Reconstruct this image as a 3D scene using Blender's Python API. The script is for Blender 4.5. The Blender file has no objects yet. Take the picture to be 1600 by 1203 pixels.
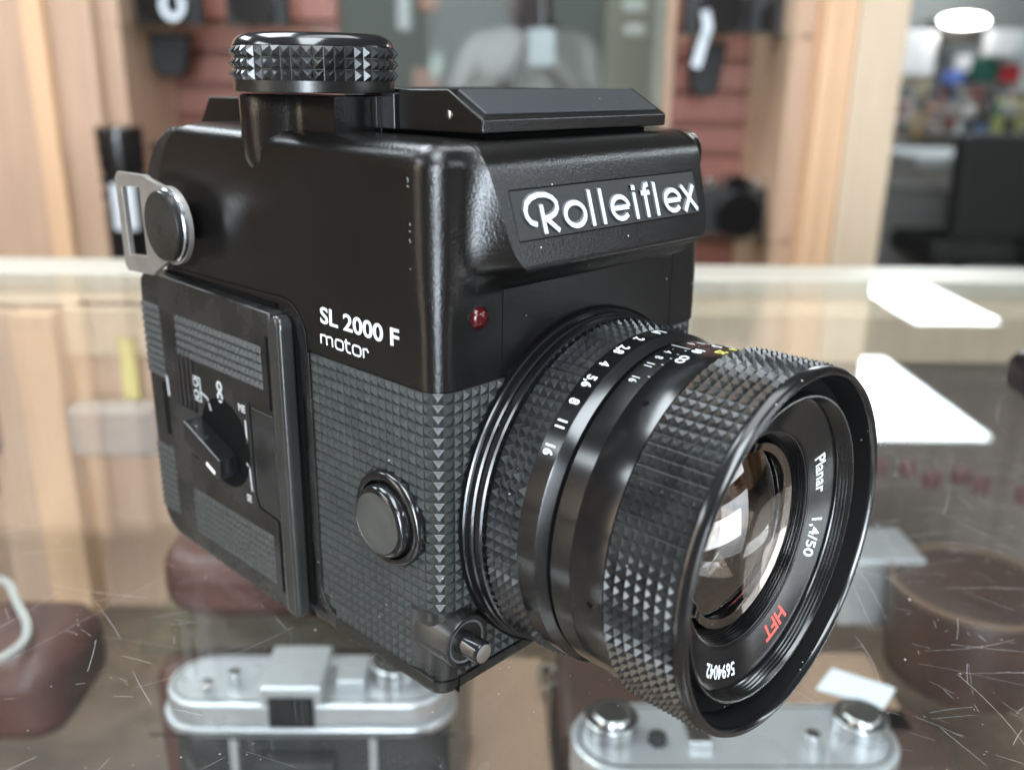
import bpy, bmesh, math, random
from mathutils import Vector, Matrix
random.seed(7)
PI = math.pi
MM = 0.001
sc = bpy.context.scene
C = sc.collection
S2 = 2 ** -0.5

# ------------------------------------------------------------------ materials
def mat(name, base=(.5, .5, .5), rough=.5, metal=0., bump=None, bscale=3000., bdist=.00004, var=None, vscale=40.,
        dust=0., spec=.5, coat=0., emis=None, estr=0., aniso=0.):
    m = bpy.data.materials.new(name); m.use_nodes = True
    nt = m.node_tree; N = nt.nodes; L = nt.links
    b = N['Principled BSDF']
    b.inputs['Roughness'].default_value = rough
    b.inputs['Metallic'].default_value = metal
    b.inputs['Specular IOR Level'].default_value = spec
    b.inputs['Coat Weight'].default_value = coat
    tc = N.new('ShaderNodeTexCoord')
    col = None
    if var:
        n = N.new('ShaderNodeTexNoise'); n.inputs['Scale'].default_value = vscale; n.inputs['Detail'].default_value = 5
        L.new(tc.outputs['Object'], n.inputs['Vector'])
        mx = N.new('ShaderNodeMix'); mx.data_type = 'RGBA'
        mx.inputs[6].default_value = (*base, 1); mx.inputs[7].default_value = (*var, 1)
        r = N.new('ShaderNodeMapRange'); r.inputs[1].default_value = .35; r.inputs[2].default_value = .65
        L.new(n.outputs['Fac'], r.inputs[0]); L.new(r.outputs[0], mx.inputs[0])
        col = mx.outputs[2]
        r2 = N.new('ShaderNodeMapRange'); r2.inputs[3].default_value = max(0, rough - .07); r2.inputs[4].default_value = min(1, rough + .07)
        L.new(n.outputs['Fac'], r2.inputs[0]); L.new(r2.outputs[0], b.inputs['Roughness'])
    if dust > 0:
        v = N.new('ShaderNodeTexVoronoi'); v.inputs['Scale'].default_value = 520.; v.feature = 'F1'
        L.new(tc.outputs['Object'], v.inputs['Vector'])
        lt = N.new('ShaderNodeMath'); lt.operation = 'LESS_THAN'; lt.inputs[1].default_value = .085
        L.new(v.outputs['Distance'], lt.inputs[0])
        sx = N.new('ShaderNodeSeparateColor'); L.new(v.outputs['Color'], sx.inputs[0])
        g = N.new('ShaderNodeMath'); g.operation = 'GREATER_THAN'; g.inputs[1].default_value = 1 - dust
        L.new(sx.outputs[0], g.inputs[0])
        mu = N.new('ShaderNodeMath'); mu.operation = 'MULTIPLY'; L.new(lt.outputs[0], mu.inputs[0]); L.new(g.outputs[0], mu.inputs[1])
        mx2 = N.new('ShaderNodeMix'); mx2.data_type = 'RGBA'; mx2.inputs[7].default_value = (.42, .42, .4, 1)
        if col: L.new(col, mx2.inputs[6])
        else: mx2.inputs[6].default_value = (*base, 1)
        L.new(mu.outputs[0], mx2.inputs[0]); col = mx2.outputs[2]
    if col: L.new(col, b.inputs['Base Color'])
    else: b.inputs['Base Color'].default_value = (*base, 1)
    if bump:
        n = N.new('ShaderNodeTexNoise'); n.inputs['Scale'].default_value = bscale; n.inputs['Detail'].default_value = 3
        L.new(tc.outputs['Object'], n.inputs['Vector'])
        bp = N.new('ShaderNodeBump'); bp.inputs['Strength'].default_value = bump; bp.inputs['Distance'].default_value = bdist
        L.new(n.outputs['Fac'], bp.inputs['Height']); L.new(bp.outputs[0], b.inputs['Normal'])
    if emis:
        b.inputs['Emission Color'].default_value = (*emis, 1); b.inputs['Emission Strength'].default_value = estr
    return m

M = {}
M['satin'] = mat('satin_black_paint', (.005, .0047, .0043), .22, bump=.7, bscale=2400, bdist=.00009, var=(.0055, .005, .005), vscale=60, dust=.06)
M['crinkle'] = mat('textured_black_paint', (.014, .015, .0165), .33, bump=.9, bscale=1500, bdist=.00022, dust=.05)
M['plastic'] = mat('black_plastic', (.007, .007, .0066), .27, bump=.5, bscale=3500, bdist=.00003, var=(.020, .020, .019), vscale=90, dust=.08)
M['crinklelid'] = mat('lid_paint_with_sheen', (.030, .032, .035), .36, bump=.5, bscale=2200, bdist=.00006, dust=.08)  # lighter than the housing: ceiling sheen put into the colour
M['gloss'] = mat('gloss_black', (.008, .008, .009), .16, coat=.3, dust=.05)
M['rubber'] = mat('black_rubber', (.007, .0075, .0085), .21, bump=.3, bscale=2500, bdist=.00003, var=(.022, .023, .023), vscale=120, dust=.08)
M['grip'] = mat('moulded_grip_rubber', (.020, .022, .0215), .37, bump=.3, bscale=2500, bdist=.00003, var=(.026, .028, .027), vscale=60, dust=.06)
M['anodised'] = mat('black_anodised_metal', (.006, .006, .0065), .17, spec=.7, bump=.15, bscale=5000, bdist=.00002, dust=.06)
M['matte'] = mat('matte_black', (.003, .003, .003), .8, dust=.6, spec=.15)
M['void'] = mat('dark_gap', (.002, .002, .002), .9, spec=.1)
M['chrome'] = mat('chrome', (.72, .72, .73), .16, metal=1., var=(.6, .6, .62), vscale=200)
M['steel'] = mat('brushed_steel', (.6, .6, .6), .3, metal=1., bump=.3, bscale=1500)
M['white'] = mat('white_lettering', (.72, .75, .78), .5)
M['dullwhite'] = mat('engraved_grey_paint', (.45, .46, .47), .6)
M['silverface'] = mat('pale_metal_letter_face', (.62, .68, .76), .35, metal=.15)
M['yellow'] = mat('yellow_green_paint', (.55, .56, .12), .5)
M['red'] = mat('red_paint', (.75, .09, .07), .5)
M['led'] = mat('dark_red_lamp_lens', (.05, .003, .004), .15)
M['label'] = mat('recessed_nameplate', (.014, .014, .014), .5, dust=.04)

def glassmat(name, ior, tint, rough=0., bright=1.):
    m = bpy.data.materials.new(name); m.use_nodes = True
    nt = m.node_tree; N = nt.nodes; L = nt.links
    N.remove(N['Principled BSDF']); out = N['Material Output']
    fr = N.new('ShaderNodeFresnel'); geo = N.new('ShaderNodeNewGeometry'); mi = N.new('ShaderNodeMapRange')
    mi.inputs[3].default_value = ior; mi.inputs[4].default_value = 1 / ior      # same reflectance on both faces of the sheet
    L.new(geo.outputs['Backfacing'], mi.inputs[0]); L.new(mi.outputs[0], fr.inputs[0])
    t = N.new('ShaderNodeBsdfTransparent'); t.inputs[0].default_value = (*tint, 1)
    g = N.new('ShaderNodeBsdfGlossy'); g.inputs['Roughness'].default_value = rough; g.inputs[0].default_value = (bright, bright, bright, 1)
    mx = N.new('ShaderNodeMixShader')
    L.new(fr.outputs[0], mx.inputs[0]); L.new(t.outputs[0], mx.inputs[1]); L.new(g.outputs[0], mx.inputs[2])
    L.new(mx.outputs[0], out.inputs[0])
    return m
M['counter_glass'] = glassmat('clear_counter_glass', 1.5, (.97, .985, .98))
def smudge_haze(m, lo, hi):  # smears plus a milky veil painted in for reflections on the glass
    nt = m.node_tree; N = nt.nodes; L = nt.links; out = N['Material Output']; src = out.inputs[0].links[0].from_socket
    tc = N.new('ShaderNodeTexCoord'); n = N.new('ShaderNodeTexNoise'); n.inputs['Scale'].default_value = 22; n.inputs['Detail'].default_value = 8; n.inputs['Distortion'].default_value = 1.5
    r = N.new('ShaderNodeMapRange'); r.inputs[1].default_value = .4; r.inputs[2].default_value = .75; r.inputs[3].default_value = lo; r.inputs[4].default_value = hi
    d = N.new('ShaderNodeBsdfDiffuse'); d.inputs[0].default_value = (.55, .54, .52, 1); mx = N.new('ShaderNodeMixShader')
    L.new(tc.outputs['Object'], n.inputs['Vector']); L.new(n.outputs['Fac'], r.inputs[0]); L.new(r.outputs[0], mx.inputs[0]); L.new(src, mx.inputs[1]); L.new(d.outputs[0], mx.inputs[2]); L.new(mx.outputs[0], out.inputs[0])
smudge_haze(M['counter_glass'], .002, .018)
M['shelf_glass'] = glassmat('greenish_shelf_glass', 1.45, (.86, .92, .9))
M['pane'] = glassmat('clear_pane', 1.4, (.9, .92, .91), bright=.06)

def optic(name, refl, tint, add=.15):
    m = bpy.data.materials.new(name); m.use_nodes = True
    nt = m.node_tree; N = nt.nodes; L = nt.links
    N.remove(N['Principled BSDF']); out = N['Material Output']
    lw = N.new('ShaderNodeLayerWeight'); lw.inputs[0].default_value = refl
    ad = N.new('ShaderNodeMath'); ad.operation = 'ADD'; ad.use_clamp = True; ad.inputs[1].default_value = add
    t = N.new('ShaderNodeBsdfTransparent'); t.inputs[0].default_value = (.93, .93, .92, 1)
    g = N.new('ShaderNodeBsdfGlossy'); g.inputs['Roughness'].default_value = .0; g.inputs[0].default_value = (*tint, 1)
    mx = N.new('ShaderNodeMixShader')
    L.new(lw.outputs['Fresnel'], ad.inputs[0]); L.new(ad.outputs[0], mx.inputs[0]); L.new(t.outputs[0], mx.inputs[1]); L.new(g.outputs[0], mx.inputs[2])
    L.new(mx.outputs[0], out.inputs[0])
    return m
M['optic_front'] = optic('coated_front_element', .38, (1., .97, .95), .12)
M['optic_mid'] = optic('coated_inner_element', .36, (1., .88, .79), .18)
M['optic_deep'] = optic('coated_deep_element', .6, (.80, .86, 1.), .45)

def wood(name, a, b, scale=6.):
    m = bpy.data.materials.new(name); m.use_nodes = True
    nt = m.node_tree; N = nt.nodes; L = nt.links; bs = N['Principled BSDF']
    tc = N.new('ShaderNodeTexCoord'); mp = N.new('ShaderNodeMapping'); mp.inputs['Scale'].default_value = (scale * 6, scale * 6, scale * .35)
    n = N.new('ShaderNodeTexNoise'); n.inputs['Scale'].default_value = 4; n.inputs['Detail'].default_value = 6; n.inputs['Distortion'].default_value = .6
    mx = N.new('ShaderNodeMix'); mx.data_type = 'RGBA'; mx.inputs[6].default_value = (*a, 1); mx.inputs[7].default_value = (*b, 1)
    L.new(tc.outputs['Object'], mp.inputs[0]); L.new(mp.outputs[0], n.inputs['Vector'])
    r = N.new('ShaderNodeMapRange'); r.inputs[1].default_value = .35; r.inputs[2].default_value = .65
    L.new(n.outputs['Fac'], r.inputs[0]); L.new(r.outputs[0], mx.inputs[0]); L.new(mx.outputs[2], bs.inputs['Base Color'])
    bs.inputs['Roughness'].default_value = .45
    return m
M['wood'] = wood('pale_maple_wood', (.50, .33, .21), (.44, .285, .18))
M['wood2'] = wood('pink_beige_laminate', (.48, .32, .22), (.42, .275, .19))
M['woodlight'] = wood('orange_maple_edge', (.66, .42, .25), (.60, .375, .225))
M['woodcream'] = wood('cream_maple', (.57, .45, .32), (.52, .40, .29))
M['slat'] = wood('red_brown_slatwall', (.27, .10, .072), (.20, .075, .055))
M['shelfboard'] = wood('brown_shelf_board', (.15, .10, .07), (.095, .065, .045), 2)
M['aluminium'] = mat('aluminium_edge', (.44, .415, .36), .4, metal=.2)

# ------------------------------------------------------------------ object helpers
def thing(name, label, cat, loc=(0, 0, 0), group=None):
    o = bpy.data.objects.new(name, None); C.objects.link(o)
    o.location = Vector(loc) * MM; o.empty_display_size = .01
    o['label'] = label; o['category'] = cat
    if group: o['group'] = group
    return o
def rootloc(p):
    v = Vector((0, 0, 0))
    while p is not None:
        v += p.location; p = p.parent
    return v
def obj(name, bm, m, parent=None, smooth=35, bevel=0., segs=2, loc=None, weld=True):
    """bm holds world millimetres; becomes one mesh object."""
    if weld: bmesh.ops.remove_doubles(bm, verts=bm.verts, dist=1e-4)
    bmesh.ops.recalc_face_normals(bm, faces=bm.faces)
    base = rootloc(parent) if parent is not None else (Vector(loc) * MM if loc is not None else Vector((0, 0, 0)))
    for v in bm.verts: v.co = v.co * MM - base
    if smooth:
        lim = math.radians(smooth)
        for f in bm.faces: f.smooth = True
        for e in bm.edges:
            if len(e.link_faces) == 2 and e.calc_face_angle(0) > lim: e.smooth = False
    me = bpy.data.meshes.new(name); bm.to_mesh(me); bm.free()
    o = bpy.data.objects.new(name, me); C.objects.link(o)
    if isinstance(m, str): m = M[m]
    me.materials.append(m)
    if parent is not None: o.parent = parent
    elif loc is not None: o.location = base
    if bevel:
        b = o.modifiers.new('b', 'BEVEL'); b.width = bevel * MM; b.segments = segs; b.limit_method = 'ANGLE'; b.angle_limit = math.radians(35)
        b.harden_normals = True
    return o
def tag(o, label, cat, group=None):
    o['label'] = label; o['category'] = cat
    if group: o['group'] = group
    return o
def struct(name, bm, m, **k):
    o = obj(name, bm, m, **k); o['kind'] = 'structure'; return o
def NB(): return bmesh.new()
def addbox(bm, lo, hi, T=None):
    T = T or (lambda x, y, z: Vector((x, y, z)))
    vs = [bm.verts.new(T(x, y, z)) for x in (lo[0], hi[0]) for y in (lo[1], hi[1]) for z in (lo[2], hi[2])]
    for a in ((0, 1, 3, 2), (4, 6, 7, 5), (0, 4, 5, 1), (2, 3, 7, 6), (0, 2, 6, 4), (1, 5, 7, 3)):
        bm.faces.new([vs[i] for i in a])
    return bm
def prism(bm, pts, h0, h1, T):
    """pts 2-D loop, extruded from h0 to h1; T(a,b,h)->world"""
    A = [bm.verts.new(T(a, b, h0)) for a, b in pts]; B = [bm.verts.new(T(a, b, h1)) for a, b in pts]
    n = len(pts); bm.faces.new(A); bm.faces.new(B)
    for i in range(n): bm.faces.new([A[i], A[(i + 1) % n], B[(i + 1) % n], B[i]])
    return bm
def TX(a, b, h): return Vector((h, a, b))      # (y,z) loop, extruded along x
def TY(a, b, h): return Vector((a, h, b))      # (x,z) loop, extruded along y
def TZ(a, b, h): return Vector((a, b, h))
def rrect(a0, b0, a1, b1, r, n=6, rs=None):
    rs = rs or (r, r, r, r); out = []
    for (ca, cb, t0, rr) in ((a1 - rs[0], b1 - rs[0], 0, rs[0]), (a0 + rs[1], b1 - rs[1], 90, rs[1]), (a0 + rs[2], b0 + rs[2], 180, rs[2]), (a1 - rs[3], b0 + rs[3], 270, rs[3])):
        if rr <= 0: out.append((ca, cb)); continue
        for k in range(n + 1):
            t = math.radians(t0 + 90 * k / n); out.append((ca + rr * math.cos(t), cb + rr * math.sin(t)))
    return out
def circ(ca, cb, r, n=48): return [(ca + r * math.cos(2 * PI * k / n), cb + r * math.sin(2 * PI * k / n)) for k in range(n)]
def lathe(bm, prof, O, axis, n=128, closed=False):
    """prof [(h, r)] along axis from O (mm)"""
    rings = []
    for h, r in prof:
        ring = []
        if r < 1e-6:
            p = {'x': Vector((h, 0, 0)), 'y': Vector((0, h, 0)), 'z': Vector((0, 0, h))}[axis]
            ring = [bm.verts.new(Vector(O) + p)] 
        else:
            for k in range(n):
                t = 2 * PI * k / n; s, c = r * math.sin(t), r * math.cos(t)
                p = {'x': Vector((h, s, c)), 'y': Vector((s, h, c)), 'z': Vector((s, c, h))}[axis]
                ring.append(bm.verts.new(Vector(O) + p))
        rings.append(ring)
    prs = list(zip(rings, rings[1:])) + ([(rings[-1], rings[0])] if closed else [])
    for a, b in prs:
        if len(a) == 1 and len(b) == 1: continue
        for k in range(n):
            k2 = (k + 1) % n
            if len(a) == 1: bm.faces.new([a[0], b[k], b[k2]])
            elif len(b) == 1: bm.faces.new([a[k], b[0], a[k2]])
            else: bm.faces.new([a[k], b[k], b[k2], a[k2]])
    return bm
def knurl(bm, O, axis, h0, h1, cols, N, Rb, Rp, flat=.12):
    def P(h, t, r):
        s, c = r * math.sin(t), r * math.cos(t)
        return Vector(O) + {'x': Vector((h, s, c)), 'y': Vector((s, h, c)), 'z': Vector((s, c, h))}[axis]
    g = [[bm.verts.new(P(h0 + (h1 - h0) * i / cols, 2 * PI * k / N, Rb)) for k in range(N)] for i in range(cols + 1)]
    dh = (h1 - h0) / cols; dt = 2 * PI / N
    for i in range(cols):
        for k in range(N):
            a, b, c, d = g[i][k], g[i + 1][k], g[i + 1][(k + 1) % N], g[i][(k + 1) % N]
            ch = h0 + (i + .5) * dh; ct = (k + .5) * dt; q = flat / 2 * (1 + random.uniform(-.3, .3)); rr = Rp + random.uniform(-.03, .02)
            e, f, gg, hh = (bm.verts.new(P(ch - dh * q, ct - dt * q, rr)), bm.verts.new(P(ch + dh * q, ct - dt * q, rr)), bm.verts.new(P(ch + dh * q, ct + dt * q, rr)), bm.verts.new(P(ch - dh * q, ct + dt * q, rr)))
            g_ = .022
            m_ = [bm.verts.new(P(h0 + (i + u_) * dh, (k + w_) * dt, Rb + .01)) for u_, w_ in ((g_, g_), (1 - g_, g_), (1 - g_, 1 - g_), (g_, 1 - g_))]
            o_ = (a, b, c, d); t_ = (e, f, gg, hh)
            for q_ in range(4):
                r_ = (q_ + 1) % 4; bm.faces.new((o_[q_], o_[r_], m_[r_], m_[q_])); bm.faces.new((m_[q_], m_[r_], t_[r_], t_[q_]))
            bm.faces.new(t_)
    return bm
def text_mesh(s, size, bold=0., xs=1., extr=.02, align='CENTER'):
    cu = bpy.data.curves.new('t', 'FONT'); cu.body = s; cu.size = size; cu.align_x = align; cu.align_y = 'CENTER' if align == 'CENTER' else 'TOP_BASELINE'
    cu.offset = bold; cu.extrude = extr; cu.resolution_u = 4
    o = bpy.data.objects.new('t', cu); C.objects.link(o)
    dg = bpy.context.evaluated_depsgraph_get(); dg.update()
    me = bpy.data.meshes.new_from_object(o.evaluated_get(dg))
    vs = [(v.co.x * xs, v.co.y, v.co.z) for v in me.vertices]; fs = [tuple(p.vertices) for p in me.polygons]
    bpy.data.objects.remove(o); bpy.data.curves.remove(cu); bpy.data.meshes.remove(me)
    return vs, fs
def put_text(bm, s, size, F, **k):
    vs, fs = text_mesh(s, size, **k)
    w = max(v[0] for v in vs) - min(v[0] for v in vs)
    V = [bm.verts.new(F(*v)) for v in vs]
    for f in fs:
        try: bm.faces.new([V[i] for i in f])
        except ValueError: pass
    return w
def stroke(bm, pts, w, F, h0, h1, closed=False):
    """flat-topped ribbon along pts; F(u,v,h)->world"""
    n = len(pts); L_, R_ = [], []
    for i, p in enumerate(pts):
        a = pts[i - 1] if (i > 0 or closed) else p; b = pts[(i + 1) % n] if (i < n - 1 or closed) else p
        d = Vector((b[0] - a[0], b[1] - a[1])); d.normalize(); nx, ny = -d.y * w / 2, d.x * w / 2
        L_.append((p[0] + nx, p[1] + ny)); R_.append((p[0] - nx, p[1] - ny))
    m = n if closed else n - 1
    q = [[bm.verts.new(F(u, v, h)) for (u, v) in side] for side in (L_, R_) for h in (h0, h1)]
    l0, l1, r0, r1 = q
    for i in range(m):
        j = (i + 1) % n
        for fc in ((l1[i], l1[j], r1[j], r1[i]), (l0[i], l0[j], l1[j], l1[i]), (r0[i], r1[i], r1[j], r0[j])): bm.faces.new(fc)
    if not closed:
        bm.faces.new((l0[0], l1[0], r1[0], r0[0])); bm.faces.new((l0[-1], r0[-1], r1[-1], l1[-1]))
def arcp(cx, cy, rx, ry, a0, a1, n=20): return [(cx + rx * math.cos(math.radians(a0 + (a1 - a0) * k / n)), cy + ry * math.sin(math.radians(a0 + (a1 - a0) * k / n))) for k in range(n + 1)]

# ================================================================== THE CAMERA
cam_root = thing('film_camera', 'large black boxy film camera with big lens, standing on the scratched glass counter', 'camera', (38.25, 45, 0))
W = 76.5; RC = 4.0
def smooth(t): t = max(0, min(1, t)); return t * t * (3 - 2 * t)
def hoodP(z):
    if z <= 75.3: return 0.
    face = 3.6 + (92 - z) * .325
    under = (z - 75.3) * 1.95
    k = .9
    v = -math.log(math.exp(-face / k) + math.exp(-under / k)) * k if z < 90 else face
    return max(0., v)
def xedge(z):
    e = 9.3 + (92 - z) * .13
    if z < 84: e += 5.6 - math.sqrt(max(0, 5.6 ** 2 - min(5.5, (84 - z)) ** 2))
    return e
def hoodS(x, z):
    if x > W / 2: x = W - x
    e = xedge(z); a = 4.2
    t = (x - a) / (e - a)
    if t <= 0: return 0.
    if t >= 1: return 1.
    return (t ** 1.9) * .93 + .07 * smooth(t)
def outline(z, inset, rear=90.3, hood=True, rc=RC):
    pts = []
    ys = [rear + (rc - rear) * k / 14 for k in range(15)]
    rcz = rc
    for y in ys: pts.append((0., y))
    for k in range(1, 10): t = math.radians(90 * k / 10); pts.append((rcz - rcz * math.cos(t), rcz - rcz * math.sin(t)))
    xs = []
    e_ = xedge(z) if (hood and z > 75.5) else 10.5
    half = [rcz + (e_ - rcz) * k / 22 for k in range(22)] + [e_ + (16.5 - e_) * k / 12 for k in range(12)]
    xs += half
    for k in range(23): xs.append(16.5 + (W - 33) * k / 22)
    xs += [W - q for q in reversed(half)]
    P = hoodP(z) if hood else 0
    for x in xs: pts.append((x, -P * hoodS(x, z)))
    for k in range(1, 10): t = math.radians(90 * k / 10); pts.append((W - rcz + rcz * math.sin(t), rcz - rcz * math.cos(t)))
    for y in reversed(ys): pts.append((W, y))
    if inset:
        n = len(pts); out = []
        for i, p in enumerate(pts):
            a = pts[max(0, i - 1)]; b = pts[min(n - 1, i + 1)]
            d = Vector((b[0] - a[0], b[1] - a[1])); d.normalize()
            # outline runs counter-clockwise seen from above: inward normal is to the left
            out.append((p[0] - d.y * inset, p[1] + d.x * inset))
        pts = out
    return pts
def skin_rows(bm, rows, cap_top=True, cap_bot=True):
    R_ = [[bm.verts.new(p) for p in row] for row in rows]
    n = len(R_[0])
    for a, b in zip(R_, R_[1:]):
        for i in range(n):
            j = (i + 1) % n
            bm.faces.new((a[i], a[j], b[j], b[i]))
    if cap_top: bm.faces.new(R_[-1])
    if cap_bot: bm.faces.new(list(reversed(R_[0])))
# ---- upper housing
ZT = 99.3; ZS = 59.5
zs = [ZS, ZS + .25, 64, 69, 73] + [74 + .5 * k for k in range(0, 40)]
RT = 4.3
for k in range(0, 13):
    t = math.radians(90 * k / 12); zs.append(ZT - RT + RT * math.sin(t))
rows = []
for z in zs:
    ins = RT - math.sqrt(max(0, RT * RT - max(0, z - (ZT - RT)) ** 2)) if z > ZT - RT else 0.
    if z == ZS: ins = .25
    rear = 90.3
    if z > 82: rear = 74 + math.sqrt(max(0, 17.4 ** 2 - (z - 82) ** 2)) - 1.1
    rc = RC + 1.4 * smooth((z - 66) / 18)
    rows.append([Vector((x, y, z)) for x, y in outline(z, ins, rear, rc=rc)])
bm = NB(); skin_rows(bm, rows)
obj('upper_housing', bm, 'satin', cam_root, smooth=32)
# ---- lower body core and base rim
bm = NB()
rows = []
def rim_rows(zlist, off):
    out = []
    for z in zlist:
        o_ = off
        if z < 2.6: o_ = off + 2.6 - math.sqrt(max(0, 2.6 ** 2 - (2.6 - z) ** 2))
        out.append([Vector((x, y, z)) for x, y in outline(z, o_, 90.3, False)])
    return out
skin_rows(bm, rim_rows([3.6, 20, 40, 59.55], .45))
body = obj('lower_body', bm, 'plastic', cam_root, smooth=32)
bm = NB(); skin_rows(bm, rim_rows([0, .2, .6, 1.2, 1.9, 2.6, 3.5], -.12))
obj('base_rim', bm, 'plastic', cam_root, smooth=32)
bm = NB(); addbox(bm, (4.3, -.17, .6), (4.62, 1, 3.4)); obj('rim_joint', bm, 'void', cam_root, smooth=0)
# ---- grip covering (pyramids wrapped round side, corner and front)
def wrap(s, d):
    L1 = 36 - RC; L2 = RC * PI / 2
    if s < L1: return (d, 36 - s)
    s2 = s - L1
    if s2 < L2:
        t = s2 / RC; r = RC - d
        return (RC - r * math.cos(t), RC - r * math.sin(t))
    return (RC + s2 - L2, d)
def scells():
    out = [2.0 * k for k in range(17)]
    out += [32 + 6.283 * k / 3 for k in range(1, 4)]
    n = 34; L3 = W - 2 * RC
    out += [38.283 + L3 * k / n for k in range(1, n + 1)]
    return out
sg = scells(); nz = 28; zg = [3.75 + (59.35 - 3.75) * k / nz for k in range(nz + 1)]
bm = NB(); cache = {}
def gv(i, k):
    if (i, k) not in cache:
        x, y = wrap(sg[i], .30); cache[(i, k)] = bm.verts.new((x, y, zg[k]))
    return cache[(i, k)]
for i in range(len(sg) - 1):
    for k in range(nz):
        sm = (sg[i] + sg[i + 1]) / 2; zm = (zg[k] + zg[k + 1]) / 2
        x, y = wrap(sm, 0)
        if sm < 32 and math.hypot(y - 12.6, zm - 33.4) < 8.2: continue
        if sm >= 32 - .1 and x > 3 and y < 1 and math.hypot(x - 4.9, zm - 12) < 5.6: continue
        if zm < 17.2 and ((sm < 32 and y < 7.2) or (x < 5 and y < 5)): continue
        if sm < 6 and zm < 9.7 and math.hypot(6 - sm, 9.7 - zm) > 5.4: continue
        if x > 5 and math.hypot(x - 38.3, zm - 33.8) < 30: continue
        c = [gv(i, k), gv(i + 1, k), gv(i + 1, k + 1), gv(i, k + 1)]
        q = .07
        jit = random.uniform(-.04, .04)
        top = []
        for (fs, fz) in ((.5 - q, .5 - q), (.5 + q, .5 - q), (.5 + q, .5 + q), (.5 - q, .5 + q)):
            px, py = wrap(sg[i] + (sg[i + 1] - sg[i]) * fs, -.30 + jit)
            top.append(bm.verts.new((px, py, zg[k] + (zg[k + 1] - zg[k]) * fz)))
        g_ = .06; base = []
        for (fs, fz) in ((g_, g_), (1 - g_, g_), (1 - g_, 1 - g_), (g_, 1 - g_)):
            px, py = wrap(sg[i] + (sg[i + 1] - sg[i]) * fs, .30); base.append(bm.verts.new((px, py, zg[k] + (zg[k + 1] - zg[k]) * fz)))
        for a in range(4):
            bm.faces.new((c[a], c[(a + 1) % 4], base[(a + 1) % 4], base[a])); bm.faces.new((base[a], base[(a + 1) % 4], top[(a + 1) % 4], top[a]))
        bm.faces.new(top)
obj('grip_covering', bm, 'grip', cam_root, smooth=0, weld=False)
# smooth border strip left of the covering and round its lower corner
bm = NB()
path = [(36.9, 59.2)] + [(36.9, 9.5)] + [(30.5 + 6.4 * math.cos(math.radians(-a)), 9.9 + 6.4 * math.sin(math.radians(-a))) for a in range(0, 91, 9)] + [(20, 3.5), (2, 3.5)]
stroke(bm, path, 1.5, lambda u, v, h: Vector((h, u, v)), .5, -.18)
obj('covering_border', bm, 'plastic', cam_root, smooth=40, bevel=.3)
# corner recess patch
bm = NB(); rows = []
for z in [3.6 + 13.2 * k / 10 for k in range(11)]:
    row = []
    for k in range(26):
        s = 28.2 + (41 - 28.2) * k / 25
        edge = min(1, k / 5)
        d = .22 + .55 * (1 - (1 - edge) ** 2) * (1 if s < 36 else max(0, 1 - (s - 36) / 2))
        x, y = wrap(s, d * .55); row.append(Vector((x, y, z)))
    rows.append(row)
Rr = [[bm.verts.new(p) for p in r] for r in rows]
for a, b in zip(Rr, Rr[1:]):
    for i in range(25): bm.faces.new((a[i], a[i + 1], b[i + 1], b[i]))
obj('corner_recess', bm, 'plastic', cam_root, smooth=60)
# cable socket on the front corner: boss, pale disc, pin
bm = NB(); lathe(bm, [(7, 0), (7, 5.2), (-1.6, 5.2), (-2.0, 5.0), (-2.0, 4.5), (-1.7, 4.3), (-1.7, 0)], (4.9, 0, 12), 'y', 64)
soc = obj('release_socket', bm, 'plastic', cam_root, smooth=35)
M['satingrey'] = mat('worn_satin_black', (.075, .08, .085), .30, spec=.9, dust=.1)
bm = NB(); lathe(bm, [(-1.65, 4.25), (-1.82, 4.15), (-1.6, 3.4), (-1.45, 0)], (4.9, 0, 12), 'y', 64)
obj('socket_dish', bm, 'satingrey', soc, smooth=40)
bm = NB(); lathe(bm, [(-1, 2.25), (-6.4, 2.2), (-6.9, 2.0), (-6.95, 1.85), (-6.85, 1.2), (-6.9, 0)], (4.1, 0, 12.3), 'y', 48)
obj('socket_pin', bm, 'gloss', soc, smooth=30)
bm = NB(); lathe(bm, [(-6.99, 1.75), (-7.02, 1.6), (-6.98, 0)], (4.1, 0, 12.3), 'y', 48)
obj('pin_face', bm, 'steel', soc, smooth=30)
# ---- big side button
bm = NB(); lathe(bm, [(.5, 9.0), (-.9, 9.0), (-1.5, 8.6), (-1.75, 8.0), (-1.6, 7.5), (-.6, 7.3), (0, 7.2)], (0, 12.6, 33.5), 'x', 96)
bez = obj('button_bezel', bm, 'anodised', cam_root, smooth=40)
bm = NB(); lathe(bm, [(0, 6.9), (-2.2, 6.9), (-3.1, 6.6), (-3.6, 5.9), (-3.6, 5.2), (-3.3, 3.6), (-3.1, 2), (-3.05, 0)], (0, 12.6, 33.5), 'x', 96)
obj('release_button', bm, 'gloss', bez, smooth=60)
M['buttontop'] = mat('worn_button_top', (.035, .035, .032), .38, bump=.4, bscale=2500, var=(.05, .05, .045), vscale=150, dust=.12)
bm = NB(); lathe(bm, [(-3.62, 5.7), (-3.68, 5.2), (-3.42, 3.6), (-3.2, 2), (-3.12, 0)], (0, 12.6, 33.5), 'x', 96)
obj('button_pad', bm, 'buttontop', bez, smooth=60)
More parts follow.
